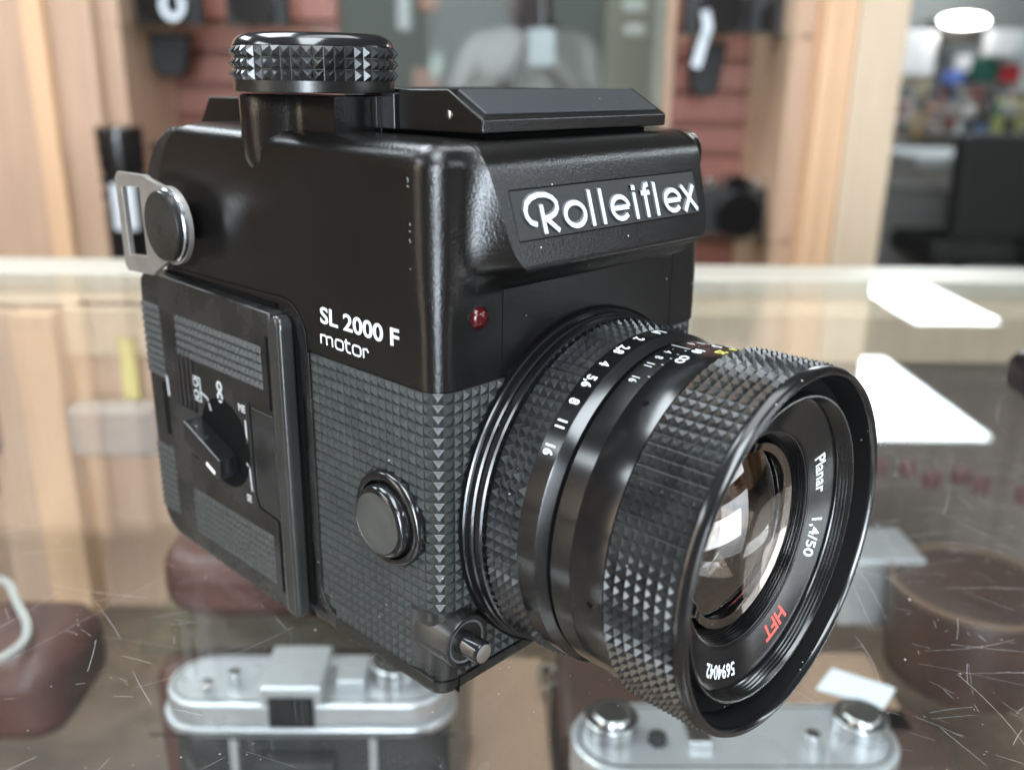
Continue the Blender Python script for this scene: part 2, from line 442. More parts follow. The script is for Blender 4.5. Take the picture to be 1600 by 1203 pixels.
# ---- seams
bm = NB()
seam = [(90.1, 67.8), (44.5, 68.6)] + [(43.8 - 7.3 * math.sin(math.radians(a)), 61.2 + 7.4 * math.cos(math.radians(a))) for a in range(6, 91, 7)] + [(36.4, 59.4)]
stroke(bm, seam, .38, lambda u, v, h: Vector((h, u, v)), .2, -.03)
obj('housing_seam', bm, 'void', cam_root, smooth=0)
bm = NB()
plate = [(90, 67.6), (44.6, 68.35)] + [(43.8 - 7.0 * math.sin(math.radians(a)), 61.2 + 7.1 * math.cos(math.radians(a))) for a in range(6, 91, 7)] + [(36.75, 59.3), (36.75, 50), (38.9, 50), (38.9, 60), (41, 66), (90, 66)]
prism(bm, plate, .1, -.06, TX)
obj('side_frame', bm, 'satin', cam_root, smooth=30, bevel=.05)
for x in (14.9, 64.8):
    bm = NB(); addbox(bm, (x, -.03, 59.6), (x + .14, .3, 75.2)); obj('front_plate_seam', bm, 'void', cam_root, smooth=0)
bm = NB()
for (y_, z_, a_, l_) in ((6.3, 93.3, 1.3, .8), (6.1, 92.6, .2, .5), (6.0, 86.6, 1.5, .5), (5.9, 85.6, .5, .35), (6.0, 83.9, 1.2, .6), (6.2, 79.6, 2., .3)):
    stroke(bm, [(y_, z_), (y_ + l_ * .5 * math.cos(a_ + .5), z_ + l_ * .5 * math.sin(a_ + .5)), (y_ + l_ * math.cos(a_), z_ + l_ * math.sin(a_))], .09, lambda u, v, h: Vector((h, u, v)), .4, -.015)
obj('paint_chips', bm, 'dullwhite', cam_root, smooth=0, weld=False)
M['railblack'] = mat('polished_black_rail', (.02, .02, .019), .22, var=(.026, .026, .025), vscale=80, dust=.06)
# ---- film magazine at the rear
bm = NB()
prof = [(44.6, .9), (92, 1.6), (95.5, 2.9), (97.6, 5.0), (98.4, 7.6), (98.4, 62.6), (97.9, 64.4), (96.3, 65.8), (93, 66.4), (44.6, 65.8)]
prism(bm, prof, -3, 73, TX)
mag = obj('film_magazine', bm, 'plastic', cam_root, smooth=30, bevel=.7, segs=3)
bm = NB(); prism(bm, [(40.5, .6), (45.2, .6)] + [(42.85 + 2.35 * math.cos(math.radians(a)), 63.0 + 2.6 * math.sin(math.radians(a))) for a in range(0, 181, 12)], .3, -3.4, TX)
obj('hinge_rail', bm, 'railblack', mag, smooth=40, bevel=1.25, segs=5)
bm = NB(); addbox(bm, (.05, 38.9, .8), (-.05, 40.6, 64)); obj('rail_groove', bm, 'void', mag, smooth=0)
for a_, b_ in (((-3.05, 45.35, 45.8), (-2.5, 46.3, 61)), ((-3.05, 45.35, 5), (-2.5, 46.3, 21.5)), ((-.2, 46, 65.9), (-.35, 90.5, 67.0))):
    bm = NB(); addbox(bm, a_, b_); obj('magazine_gap', bm, 'void', mag, smooth=0)
M['padrub'] = mat('grey_black_grip_pad', (.036, .037, .034), .38, bump=.3, dust=.1)
def pad(loop, y0, y1, z0, z1, pit=1.62):
    def inside(y, z):
        c = False; n = len(loop)
        for i in range(n):
            (a, b), (d, e) = loop[i], loop[(i + 1) % n]
            if (b > z) != (e > z) and y < (d - a) * (z - b) / (e - b) + a: c = not c
        return c
    bm = NB()
    ny = int((y1 - y0) / pit); nz_ = int((z1 - z0) / pit)
    py = (y1 - y0) / ny; pz = (z1 - z0) / nz_
    for i in range(ny):
        for k in range(nz_):
            a = y0 + i * py; b = z0 + k * pz
            if not inside(a + py / 2, b + pz / 2): continue
            c = [bm.verts.new((-2.93, a, b)), bm.verts.new((-2.93, a + py, b)), bm.verts.new((-2.93, a + py, b + pz)), bm.verts.new((-2.93, a, b + pz))]
            t = [bm.verts.new((-3.55, a + py * u, b + pz * v)) for u, v in ((.38, .38), (.62, .38), (.62, .62), (.38, .62))]
            for q in range(4): bm.faces.new((c[q], c[(q + 1) % 4], t[(q + 1) % 4], t[q]))
            bm.faces.new(t)
    obj('grip_pad', bm, 'padrub', mag, smooth=0, weld=False)
pad(rrect(48.2, 49.4, 82.8, 58.6, 2.5), 48.2, 82.8, 49.4, 58.6)
pad(rrect(48.4, 6.0, 81.6, 17.4, 2.5), 48.4, 81.6, 6.0, 17.4)
pad(rrect(90, 42, 98.6, 59.2, 1.0), 90, 98.2, 42, 59.2)
pad(rrect(90, 7, 98.6, 24.6, 2.0), 90, 98.2, 7.4, 24.6)
bm = NB(); stroke(bm, [(54.0, 45.5), (54.0, 25), (53.0, 22.4), (45.6, 21.6)], .55, lambda u, v, h: Vector((h, u, v)), -2.9, -3.04)
obj('latch_outline', bm, 'void', mag, smooth=0)
bm = NB(); prism(bm, [(53.4, 44.5), (53.4, 25.2), (52.5, 23.0), (45.5, 22.4), (45.5, 44.5)], -2.8, -3.12, TX)
obj('latch_plate', bm, 'gloss' if False else 'rubber', mag, smooth=0, bevel=.12)
# mode dial and lever
bm = NB(); lathe(bm, [(-2.9, 9.9), (-3.05, 9.9), (-3.07, 9.6), (-3.03, 9.4), (-3.03, 0)], (0, 65.3, 33.4), 'x', 72)
dial = obj('mode_dial', bm, 'void', mag, smooth=30)
bm = NB(); prism(bm, [(74.6, 37.2), (60.3, 32.1), (60.6, 27.2), (74.9, 32.2)], -3.0, -7.6, TX)
obj('mode_lever', bm, 'gloss', dial, smooth=30, bevel=.35, segs=3)
bm = NB(); stroke(bm, [(65.6, 29.9), (62.2, 28.6)], .8, lambda u, v, h: Vector((h, u, v)), -7.5, -7.66)
obj('index_mark', bm, 'white', dial, smooth=0)
bm = NB()
for a in (77.0, 79.0, 81.0, 83.0): addbox(bm, (-3.25, a, 37.5), (-2.9, a + 1.1, 51.0))
for a in (75.5, 77.3, 79.1): addbox(bm, (-3.2, a, 26.2), (-2.9, a + 1.0, 31.5))
obj('slide_ribs', bm, 'gloss', mag, smooth=0, bevel=.15)
bm = NB(); addbox(bm, (-3.03, 76.3, 37.2), (-2.9, 84.6, 51.4)); addbox(bm, (-3.03, 75, 25.8), (-2.9, 80.6, 32))
addbox(bm, (-3.03, 90, 28), (-2.9, 92.3, 41)); obj('slide_slots', bm, 'void', mag, smooth=0)
bm = NB(); SF = lambda u, v, h: Vector((h, u, v))
def side_text(bm, s, yc, zc, size, x0, xs=1., bold=0., align='CENTER'):
    put_text(bm, s, size, lambda u, v, w: Vector((x0 - max(0, w), yc - u, zc + v)), xs=xs, bold=bold, extr=.03, align=align)
side_text(bm, 'ME', 57.2, 43.3, 2.3, -3.02, xs=.95, bold=.04); side_text(bm, 'SE', 57.0, 23.0, 2.3, -3.02, xs=.85, bold=.04)
stroke(bm, [(56.2, 41.0), (56.1, 35.9)], .42, SF, -3.0, -3.05); stroke(bm, [(57.0, 31.2), (55.9, 30.4), (55.6, 25.2)], .42, SF, -3.0, -3.05)
stroke(bm, [(78.0, 45.8), (78.0, 40.4), (74.2, 40.4), (74.2, 45.8)], .4, SF, -3.0, -3.05, closed=True)
for zc in (44.5, 41.8): stroke(bm, arcp(76.1, zc, .95, .85, 0, 342, 18), .4, SF, -3.0, -3.05, closed=True)
stroke(bm, [(74.0, 42.6), (71.4, 42.0), (70.2, 39.4)], .4, SF, -3.0, -3.05)
for zc in (46.0, 43.6): stroke(bm, arcp(65.8, zc, .85, .95, 0, 342, 18), .55, SF, -3.0, -3.05, closed=True)
stroke(bm, [(91.2, 43.2), (89.6, 42.4), (89.4, 38)], .7, SF, -3.0, -3.05)
obj('mode_markings', bm, 'dullwhite', mag, smooth=0)
# ---- lettering on the side
bm = NB()
side_text(bm, 'SL 2000 F', 20.6, 67.25, 4.3, -.01, xs=.0, bold=.14) if False else None
vs_, fs_ = text_mesh('SL 2000 F', 4.3, bold=.09, extr=.03)
wd = max(v[0] for v in vs_) - min(v[0] for v in vs_); xs_ = 22.4 / wd
side_text(bm, 'SL 2000 F', 20.6, 67.3, 4.3, -.005, xs=xs_, bold=.09)
# "motor" in wide rounded monoline letters
u0 = 31.9; zb = 62.0; xh = 1.75; lw = .38
def ml(pts): stroke(bm, [(u0 - a, zb + b) for a, b in pts], lw, lambda u, v, h: Vector((h - .0005 * len(bm.verts) * .02, u, v)), 0, -.04)
def mlc(pts): stroke(bm, [(u0 - a, zb + b) for a, b in pts], lw, lambda u, v, h: Vector((h - .0005 * len(bm.verts) * .02, u, v)), 0, -.04, closed=True)
ml([(0, 0), (0, xh)]); ml([(0, xh * .93), (1.3, xh), (1.75, xh * .85), (1.8, 0)]); ml([(1.8, xh * .9), (3.0, xh), (3.5, xh * .85), (3.55, 0)])
def oo(c): mlc([(c + a, b) for a, b in rrect(0, 0, 2.3, xh, .6, 4)])
oo(4.5); ml([(7.7, xh * 1.35), (7.7, .5), (8.0, 0.05), (9.0, 0)]); ml([(7.2, xh), (8.9, xh)])
oo(9.6); ml([(12.7, 0), (12.7, xh)]); ml([(12.7, xh * .9), (13.6, xh), (14.1, xh * .7)])
obj('model_lettering', bm, 'white', cam_root, smooth=0, weld=False)
# ---- red lamp on the front
bm = NB(); lathe(bm, [(.3, 2.35), (-.12, 2.35), (-.12, 2.1), (.2, 2.0)], (9.3, 0, 71.2), 'y', 40)
ll = obj('indicator_lamp', bm, 'gloss', cam_root, smooth=30)
bm = NB(); lathe(bm, [(.2, 1.95), (-.35, 1.85), (-.95, 1.35), (-1.25, .7), (-1.3, 0)], (9.3, 0, 71.2), 'y', 40)
obj('lamp_dome', bm, 'led', ll, smooth=60)
# ---- nameplate on the hood with raised logo letters
K = .325; nl = math.hypot(1, K)
def HF(u, t, h):
    """u along x, t up the sloped face from z 84.3 (mm), h outward"""
    z = 84.3 + t / nl; y = -(3.6 + (92 - z) * K)
    return Vector((u, y - h / nl, z - h * K / nl))
bm = NB()
fl = [(12.3, -.1), (64.0, -.1), (64.0, 8.1), (12.3, 8.1)]
V = [bm.verts.new(HF(u, t, .04)) for u, t in fl]; bm.faces.new(V)
V2 = [bm.verts.new(HF(u, t, -.3)) for u, t in fl]
for i in range(4): bm.faces.new((V[i], V[(i + 1) % 4], V2[(i + 1) % 4], V2[i]))
npl = obj('nameplate', bm, 'label', cam_root, smooth=0)
bm = NB()
stroke(bm, [(12.3, -.1), (64.0, -.1), (64.0, 8.1), (12.3, 8.1)], .22, HF, 0, .06, closed=True)
obj('plate_edge', bm, 'void', npl, smooth=0)
TT = 8.1
def logo(bm, h1, w):
    def st(pts, closed=False):
        logo.k += 1
        stroke(bm, [(u, t * TT) for u, t in pts], w, HF, .0, h1 + .006 * logo.k, closed)
    logo.k = 0
    st([(16.9, .30), (15.6, .36), (14.9, .47), (14.75, .6), (15.3, .74), (16.6, .84), (18.4, .885), (20.2, .87), (21.6, .8), (22.4, .7), (22.4, .58), (21.7, .48), (20.4, .42), (19.0, .40)])
    st([(18.65, .68), (18.65, .10)]); st([(19.3, .40), (22.0, .12)])
    xh_, b_ = .69, .11
    cy = (xh_ + b_) / 2; ry = (xh_ - b_) / 2 - w / 2 / TT
    st(arcp(26.7, cy, 2.55, ry, 0, 350, 30), True)
    st([(31.1, .86), (31.1, .10)]); st([(34.1, .86), (34.1, .10)])
    def e(c): st([(c - 2.3, cy), (c + 2.35, cy)] ); st(arcp(c, cy, 2.4, ry, 2, 318, 30))
    e(39.1)
    st([(43.6, .69), (43.6, .10)]); st([(43.1, .80), (44.1, .80)])
    st([(48.2, .84), (47.3, .82), (46.9, .74), (46.9, .10)]); st([(45.7, .655), (48.3, .655)])
    st([(50.0, .86), (50.0, .10)])
    e(55.2)
    st([(58.7, .69), (62.9, .10)]); st([(62.6, .69), (58.7, .10)])
M['letterside'] = mat('letter_side_grey', (.10, .105, .11), .5)
bm = NB(); logo(bm, .42, .95); obj('raised_letter_sides', bm, 'letterside', npl, smooth=0, weld=False)
bm = NB(); logo(bm, .50, .80); obj('raised_lettering', bm, 'silverface', npl, smooth=0, weld=False)
# ---- strap lug
bm = NB(); lathe(bm, [(.3, 5.2), (-.4, 4.2), (-1.2, 3.8), (-3.9, 3.8), (-3.9, 0)], (0, 80.6, 78.6), 'x', 64)
lug = obj('strap_lug', bm, 'gloss', cam_root, smooth=30)
bm = NB()
outer = [(99.4, 67.4), (99.8, 86.6), (98.4, 88.0), (85.6, 88.2), (84.2, 87.6)] + [(76.3 + 8.0 * math.cos(math.radians(a)), 78.8 + 8.0 * math.sin(math.radians(a))) for a in range(78, 290, 8)] + [(84.8, 68.0), (86, 67.0), (98.2, 66.2)]
slot = [(96.4, 70.0), (96.8, 84.9), (88.4, 85.6), (88.2, 70.8)]
A_, B_ = -4.0, -5.2
Vo = [[bm.verts.new((h, a, b)) for a, b in outer] for h in (A_, B_)]; Vs = [[bm.verts.new((h, a, b)) for a, b in slot] for h in (A_, B_)]
for Lp in (Vo, Vs):
    n = len(Lp[0])
    for i in range(n): bm.faces.new((Lp[0][i], Lp[0][(i + 1) % n], Lp[1][(i + 1) % n], Lp[1][i]))
bm.edges.ensure_lookup_table()
for li in (0, 1):
    es = []
    for Lp in (Vo[li], Vs[li]):
        n = len(Lp)
        for i in range(n): es.append(bm.edges.get((Lp[i], Lp[(i + 1) % n])))
    bmesh.ops.triangle_fill(bm, edges=es, use_beauty=True)
M['loop'] = mat('dull_nickel', (.50, .48, .45), .34, metal=.8, var=(.37, .35, .33), vscale=150)
obj('strap_loop', bm, 'loop', lug, smooth=30, bevel=.25, segs=2)
bm = NB(); lathe(bm, [(-5.2, 7.6), (-5.9, 7.6), (-6.2, 7.35), (-6.2, 0)], (0, 75.8, 78.9), 'x', 64); obj('lug_washer', bm, 'chrome', lug, smooth=30)
bm = NB(); lathe(bm, [(-6.2, 7.2), (-7.2, 7.2), (-7.5, 6.9), (-7.5, 0)], (0, 75.6, 79.0), 'x', 64); obj('lug_cap', bm, 'plastic', lug, smooth=30)
# ---- rear film wheel (knurled)
bm = NB(); knurl(bm, (0, 84.6, 80.6), 'x', 2.4, 6.2, 2, 52, 16.4, 17.4); lathe(bm, [(2.4, 0), (2.4, 16.4)], (0, 84.6, 80.6), 'x', 52); lathe(bm, [(6.2, 16.4), (6.2, 0)], (0, 84.6, 80.6), 'x', 52)
obj('knurled_wheel', bm, 'rubber', cam_root, smooth=0)
# ---- finder block and folding lid on the top
bm = NB(); prism(bm, [(5.5, 99), (5.5, 100.0), (95.8, 99.0), (95.8, 97.0), (40, 97)], 16.5, 60, TX)
obj('finder_base', bm, 'void', cam_root, smooth=0)
bm = NB(); prism(bm, [(30, 99.2), (30, 104.6), (90.5, 103.7), (96.0, 97)], 13.9, 62.6, TX)
obj('finder_block', bm, 'satin', cam_root, smooth=30, bevel=.3)
bm = NB(); prism(bm, [(2.9, 100.3), (2.9, 102.5), (11.2, 107.0), (24.0, 106.7), (24.0, 99.9)], 13.0, 63.4, TX)
lid = obj('finder_lid', bm, 'satin', cam_root, smooth=30, bevel=.35, segs=3)
bm = NB(); addbox(bm, (25.5, 24.1, 100), (62.9, 50, 106.6)); obj('lid_back', bm, 'satin', lid, smooth=0, bevel=.3)
bm = NB(); addbox(bm, (13.6, 23.9, 99.9), (25.4, 28.2, 105.6)); obj('lid_hinge', bm, 'satin', lid, smooth=0, bevel=.2)
bm = NB()
def LF(u, t, h):      # slope of the lid, t 0..1 from front edge
    y = 2.9 + (11.2 - 2.9) * t; z = 102.5 + 4.5 * t; n = Vector((0, -4.5, 8.3)).normalized()
    return Vector((u, y, z)) + n * h
prism(bm, [(14.6, .14), (61.6, .14), (61.6, .93), (14.6, .93)], -.1, .42, LF); obj('lid_panel', bm, 'crinklelid', lid, smooth=0, bevel=.2)
bm = NB(); lathe(bm, [(13.2, .75), (12.9, .75), (12.8, .6), (12.75, 0)], (0, 10.9, 102.9), 'x', 24); obj('lid_pin', bm, 'chrome', lid, smooth=40)
bm = NB(); addbox(bm, (12.3, 24.3, 99.9), (16, 27.9, 106.0)); obj('lid_catch', bm, 'gloss', lid, smooth=0, bevel=.3)
bm = NB(); addbox(bm, (13.2, 28.6, 99.9), (16, 30.2, 105.2)); addbox(bm, (13.25, 30.4, 99.9), (16, 39.8, 105.4)); obj('side_panel', bm, 'plastic', cam_root, smooth=0, bevel=.15)
bm = NB(); addbox(bm, (12.4, 41.0, 98.5), (13.4, 41.6, 105.0)); addbox(bm, (12.2, 40.9, 104.2), (14.4, 41.7, 105.2)); obj('hinge_strip', bm, 'satin', cam_root, smooth=0, bevel=.1)
bm = NB(); addbox(bm, (13.8, 39.8, 98), (15, 43, 104.8)); obj('hinge_gap', bm, 'void', cam_root, smooth=0)
# ---- dial pedestal and big knurled knob
def pedloop(f):
    c = (6.6, 51.0); r = 7.4
    L_ = [(13.2, 31.0), (4.6 + f, 31.0), (4.4 + f, 40.2), (4.1 + f, 41.8)]
    L_ += [(3.0 + f, 43.2), (1.5 + f, 45.0)]
    L_ += [(c[0] - r * math.cos(math.radians(a)) + f, c[1] - r * math.sin(math.radians(a)) * (1 if a > -90 else 1)) for a in (38, 28, 18, 8, -4, -16, -30, -45, -60, -75, -90)]
    L_ += [(13.2, 58.6)]
    return L_
bm = NB()
rows = []
for z, f in ((88, 2.6), (91, 1.1), (94, .25), (97, .0), (101, 0), (104.9, 0), (105.3, .3)):
    rows.append([Vector((x, y, z)) for x, y in pedloop(f)])
skin_rows(bm, rows)
obj('dial_pedestal', bm, 'satin', cam_root, smooth=50)
kc = (9.3, 43.0, 0)
bm = NB(); lathe(bm, [(105.9, 0), (105.9, 14.1), (106.2, 14.3), (107.8, 14.3), (107.8, 14.2), (113.5, 14.2), (113.6, 14.35), (114.6, 14.0), (115.3, 13.1), (115.7, 12.2), (115.6, 11.6), (115.5, 0)], kc, 'z', 96)
knob = obj('exposure_knob', bm, 'gloss', cam_root, smooth=40)
bm = NB(); knurl(bm, kc, 'z', 107.85, 113.5, 3, 50, 14.4, 15.15, flat=.04); obj('knob_grip', bm, 'rubber', knob, smooth=0)
bm = NB(); lathe(bm, [(105.85, 0), (105.85, 14.2), (106.0, 14.42), (107.85, 14.42)], kc, 'z', 96); obj('knob_skirt', bm, 'plastic', knob, smooth=40)

# ------------------------------------------------------------------ lens
CX, CZ = 38.38, 33.81; LO = (CX, 0, CZ)
bm = NB()
lathe(bm, [(1, 33.9), (-1.0, 33.9), (-1.3, 33.6), (-1.3, 33.3), (-2.6, 33.3), (-2.9, 33.0), (-2.9, 32.2), (-3.1, 32.2), (-3.1, 32.9), (-3.4, 33.1), (-4.5, 33.1), (-4.8, 32.8), (-4.8, 31.5),
           (-12.55, 31.5), (-12.6, 32.05), (-16.3, 32.0), (-16.5, 31.85), (-18.1, 30.9), (-18.2, 29.6), (-18.9, 29.4), (-18.9, 30.9), (-19.1, 31.05), (-23.3, 31.05), (-23.32, 31.35), (-23.5, 31.42),
           (-30.1, 31.42), (-30.15, 31.1), (-30.3, 31.1), (-30.3, 31.3), (-43.8, 31.3)], LO, 'y', 192)
lens = obj('lens', bm, 'anodised', cam_root, smooth=25)
bm = NB(); lathe(bm, [(-.6, 34.3), (-1.05, 34.3), (-1.05, 33.2)], LO, 'y', 128); obj('mount_gap', bm, 'void', lens, smooth=30)
bm = NB(); knurl(bm, LO, 'y', -5.0, -12.5, 4, 104, 31.85, 32.85); obj('aperture_ring', bm, 'rubber', lens, smooth=0)
bm = NB(); knurl(bm, LO, 'y', -30.4, -43.7, 7, 104, 31.5, 32.62, flat=.09); obj('focus_ring', bm, 'rubber', lens, smooth=0)
bm = NB(); lathe(bm, [(-43.75, 31.6), (-43.8, 32.1), (-44.0, 32.25), (-45.2, 32.2), (-45.7, 31.9), (-45.95, 31.4), (-45.9, 31.0), (-45.4, 30.6), (-44.9, 30.5)], LO, 'y', 192)
obj('front_rim', bm, 'anodised', lens, smooth=30)
bm = NB(); lathe(bm, [(-45.0, 30.5), (-40.6, 29.9), (-40.6, 27.3), (-43.0, 27.15)], LO, 'y', 160); obj('dusty_recess', bm, 'matte', lens, smooth=30)
bm = NB()
pr = [(-41.0, 27.3), (-43.1, 27.25), (-43.45, 27.05), (-43.4, 26.7)]
yy, rr = -43.2, 26.5
for k in range(4): pr += [(yy, rr), (yy + .28, rr - .28), (yy + .5, rr)]; yy += .62; rr -= .08
pr += [(-40.6, 26.1), (-40.3, 24.9), (-40.1, 24.6), (-38.6, 19.9), (-38.5, 19.7), (-37.9, 19.6)]
lathe(bm, pr, LO, 'y', 192)
obj('filter_thread', bm, 'anodised', lens, smooth=25)
bm = NB()
pr = [(-38.4, 19.7)]
yy, rr = -38.3, 19.5
for k in range(6): pr += [(yy, rr), (yy + .22, rr - .05), (yy + .3, rr - .34), (yy + .5, rr - .3)]; yy += .5; rr -= .12
pr += [(-35.2, 18.6), (-34.9, 18.5)]
lathe(bm, pr, LO, 'y', 160)
obj('inner_barrel', bm, 'anodised', lens, smooth=25)
bm = NB(); lathe(bm, [(-34.9, 18.5), (-33, 17.4), (-30, 16.9), (-20, 14), (-12, 11), (-12, 8.4)], LO, 'y', 96); obj('inner_tube', bm, 'matte', lens, smooth=30)
def dome(R_, yv, rmax, n=18):  # spherical cap, vertex at y=yv (convex to the front when R_>0)
    out = []
    for k in range(n + 1):
        r = rmax * (1 - k / n); sag = abs(R_) - math.sqrt(R_ * R_ - r * r)
        out.append((yv + (sag if R_ > 0 else -sag), r))
    return out
bm = NB(); lathe(bm, dome(38, -39.2, 18.5), LO, 'y', 96); obj('front_glass', bm, 'optic_front', lens, smooth=80, weld=True)
bm = NB(); lathe(bm, dome(-60, -33.9, 16.9), LO, 'y', 96); obj('second_glass', bm, 'optic_mid', lens, smooth=80)
bm = NB(); lathe(bm, dome(22, -31.2, 15.4), LO, 'y', 96); obj('third_glass', bm, 'optic_mid', lens, smooth=80)
bm = NB(); lathe(bm, dome(-16, -24, 12.5), LO, 'y', 96); obj('rear_glass', bm, 'optic_deep', lens, smooth=80)
bm = NB(); lathe(bm, [(-12, 8.6), (-12, 0)], LO, 'y', 48); obj('lens_throat', bm, 'void', lens, smooth=0)
# iris blades deep inside
bm = NB()
for k in range(6):
    a = 2 * PI * k / 6
    prism(bm, [(CX + r_ * math.sin(a + d_), CZ + r_ * math.cos(a + d_)) for r_, d_ in ((13.4, 0), (9.6, .1), (9.6, .95), (13.4, 1.2))], -21.0 + .05 * k, -21.02 + .05 * k, TY)
obj('iris_blades', bm, 'steel', lens, smooth=0)
def cylF(R_, y0, ang0, up=-1):
    """text wrapped on the barrel: reading toward negative angle, tops to the front"""
    def F(u, v, w):
        t = math.radians(ang0) - u / R_; r = R_ + w
        return Vector((CX + r * math.sin(t), y0 - v, CZ + r * math.cos(t)))
    return F
bm = NB()
for s, a in (('1,4', 4.5), ('2', -6.4), ('2,8', -15.4), ('4', -24.0), ('5,6', -32.2), ('8', -40.4), ('11', -48.4), ('16', -56.6)):
    put_text(bm, s, 2.75, cylF(32.06, -14.2, a), bold=.07, extr=.03, xs=.82)
obj('aperture_numbers', bm, 'white', lens, smooth=0)
bm = NB()
for s, a in (('4', 6.5), ('4', -6.9), ('8', -11.8), ('11', -17.0), ('16', -25.0), ('8', 11.8), ('11', 17.0), ('16', 25)):
    put_text(bm, s, 2.2, cylF(31.07, -20.6, a), bold=.03, extr=.03, xs=.8)
for a in (-4, -8.2, -12, -16.6, -23.8, 4, 8.2, 12, 16.6, 23.8): put_text(bm, '-', 2.2, (lambda a_: (lambda u, v, w: cylF(31.07, -22.7, a_)(v - .5, u, w)))(a), extr=.03, xs=.7)
stroke(bm, [(-19.0, 0), (-23.2, 0)], .3, lambda u, v, h: Vector((CX + v - .3, u, CZ + math.sqrt((31.07 + h) ** 2 - .09))), 0, .03)
obj('depth_scale', bm, 'dullwhite', lens, smooth=0)
bm = NB()
for s, a in (('10', -2.0), ('5', 8.5), ('3', 17), ('2', 27)): put_text(bm, s, 2.6, cylF(31.44, -24.9, a), bold=.05, extr=.03, xs=.85)
F = cylF(31.44, -24.9, -10.6)
for c in (-.62, .62): stroke(bm, [(c + .62 * math.cos(t * .35), .72 * math.sin(t * .35)) for t in range(18)], .34, lambda u, v, h: F(u, v, h), 0, .04 + .004 * c, closed=True)
obj('metre_scale', bm, 'white', lens, smooth=0)
bm = NB()
for s, a in (('25', 2.0), ('15', 10.5), ('10', 18)): put_text(bm, s, 2.6, cylF(31.44, -28.0, a), bold=.05, extr=.03, xs=.85)
obj('feet_scale', bm, 'yellow', lens, smooth=0)
# small screws in the barrel
for (y_, a_) in ((-26.1, -33.4), (-27.6, -97.0)):
    a = math.radians(a_); nrm = Vector((math.sin(a), 0, math.cos(a))); ctr = Vector((CX, y_, CZ)) + nrm * 31.4
    t1 = Vector((0, 1, 0)); t2 = nrm.cross(t1)
    bm = NB()
    for r0_, r1_, h_ in ((.62, 0, -.0),):
        n = 20
        A = [bm.verts.new(ctr + (t1 * math.cos(2 * PI * k / n) + t2 * math.sin(2 * PI * k / n)) * r0_ + nrm * .035) for k in range(n)]
        if r1_ > 0:
            B = [bm.verts.new(ctr + (t1 * math.cos(2 * PI * k / n) + t2 * math.sin(2 * PI * k / n)) * r1_ + nrm * .03) for k in range(n)]
            for k in range(n): bm.faces.new((A[k], A[(k + 1) % n], B[(k + 1) % n], B[k]))
        else: bm.faces.new(A)
    obj('barrel_screw', bm, 'void', lens, smooth=0, weld=False)
# name ring lettering, on the cone between R 24.6 (y -40.1) and R 19.9 (y -38.6)
def ringF(ang0, r0=22.2):
    def F(u, v, w):
        t = math.radians(ang0) + u / r0; r = r0 + v; y = -38.6 - (r - 19.9) * (1.5 / 4.7) - .03 - max(0, w)
        return Vector((CX + r * math.sin(t), y, CZ + r * math.cos(t)))
    return F
bm = NB()
put_text(bm, 'Planar', 3.4, ringF(73), bold=.05, extr=.02, xs=1.0); obj('lettering', bm, 'white', lens, smooth=0); bm = NB(); put_text(bm, '1,4/50', 3.6, ringF(107), bold=.05, extr=.02, xs=.92); obj('lettering', bm, 'white', lens, smooth=0); bm = NB()
put_text(bm, '5694042', 3.1, ringF(-169), bold=.05, extr=.02, xs=.95, align='LEFT')
obj('lettering', bm, 'white', lens, smooth=0)
bm = NB(); put_text(bm, 'HFT', 3.9, ringF(155), bold=.10, extr=.02, xs=1.0); obj('red_lettering', bm, 'red', lens, smooth=0)

# ================================================================== THE SHOP COUNTER
def T(u, v, z): return Vector(((v + u) * S2, (v - u) * S2, z))
def tbox(bm, u0, u1, v0, v1, z0, z1): return addbox(bm, (u0, v0, z0), (u1, v1, z1), T)
def tprism(bm, pts, z0, z1): return prism(bm, pts, z0, z1, T)       # (u,v) loop
def tcyl(bm, u, v, r, z0, z1, n=40, r1=None):
    prof = [(z0, 0), (z0, r), (z1, r1 if r1 is not None else r), (z1, 0)]
    return lathe(bm, prof, T(u, v, 0), 'z', n)
ZG = -.25
case = thing('display_counter', 'glass topped display counter with scratches, the black camera standing on it', 'counter', T(0, 200, -6))
bm = NB(); tbox(bm, -900, 1100, -420, 374.6, -6.2, ZG); glass = obj('glass_top', bm, 'counter_glass', case, smooth=0)
# scratches and dust: thin raised ribbons on the glass
M['scratch'] = mat('scratch_white', (.46, .46, .45), .5)
bm = NB()
def ribbon(bm, pts, w, z):
    n = len(pts)
    for i in range(n - 1):
        (a, b), (c, d) = pts[i], pts[i + 1]
        dx, dy = c - a, d - b; l = math.hypot(dx, dy) or 1; nx, ny = -dy / l * w / 2, dx / l * w / 2
        bm.faces.new([bm.verts.new(Vector((px, py, z))) for px, py in ((a + nx, b + ny), (c + nx, d + ny), (c - nx, d - ny), (a - nx, b - ny))])
def scratch(u, v, ln, ang, w, bend=0.):
    pts = []; a = ang; x, y = u, v
    n = max(2, int(ln / 3))
    for k in range(n + 1):
        p = T(x, y, 0); pts.append((p.x, p.y)); x += math.cos(a) * ln / n; y += math.sin(a) * ln / n; a += bend / n + random.uniform(-.03, .03)
    ribbon(bm, pts, w, ZG + .012)
for k in range(1050):
    r = random.random()
    if r < .55: u, v = random.uniform(60, 190), random.uniform(-50, 130)
    elif r < .83: u, v = random.uniform(-150, 0), random.uniform(-70, 120)
    else: u, v = random.uniform(-200, 300), random.uniform(60, 340)
    scratch(u, v, random.choice((1.2, 1.6, 2, 3, 4, 5, 7, 10, 16, 30)) * random.uniform(.6, 1.3), random.choice((.3, 2.3, 1.2, 2.8)) + random.gauss(0, .45), random.uniform(.02, .055), random.gauss(0, .16))
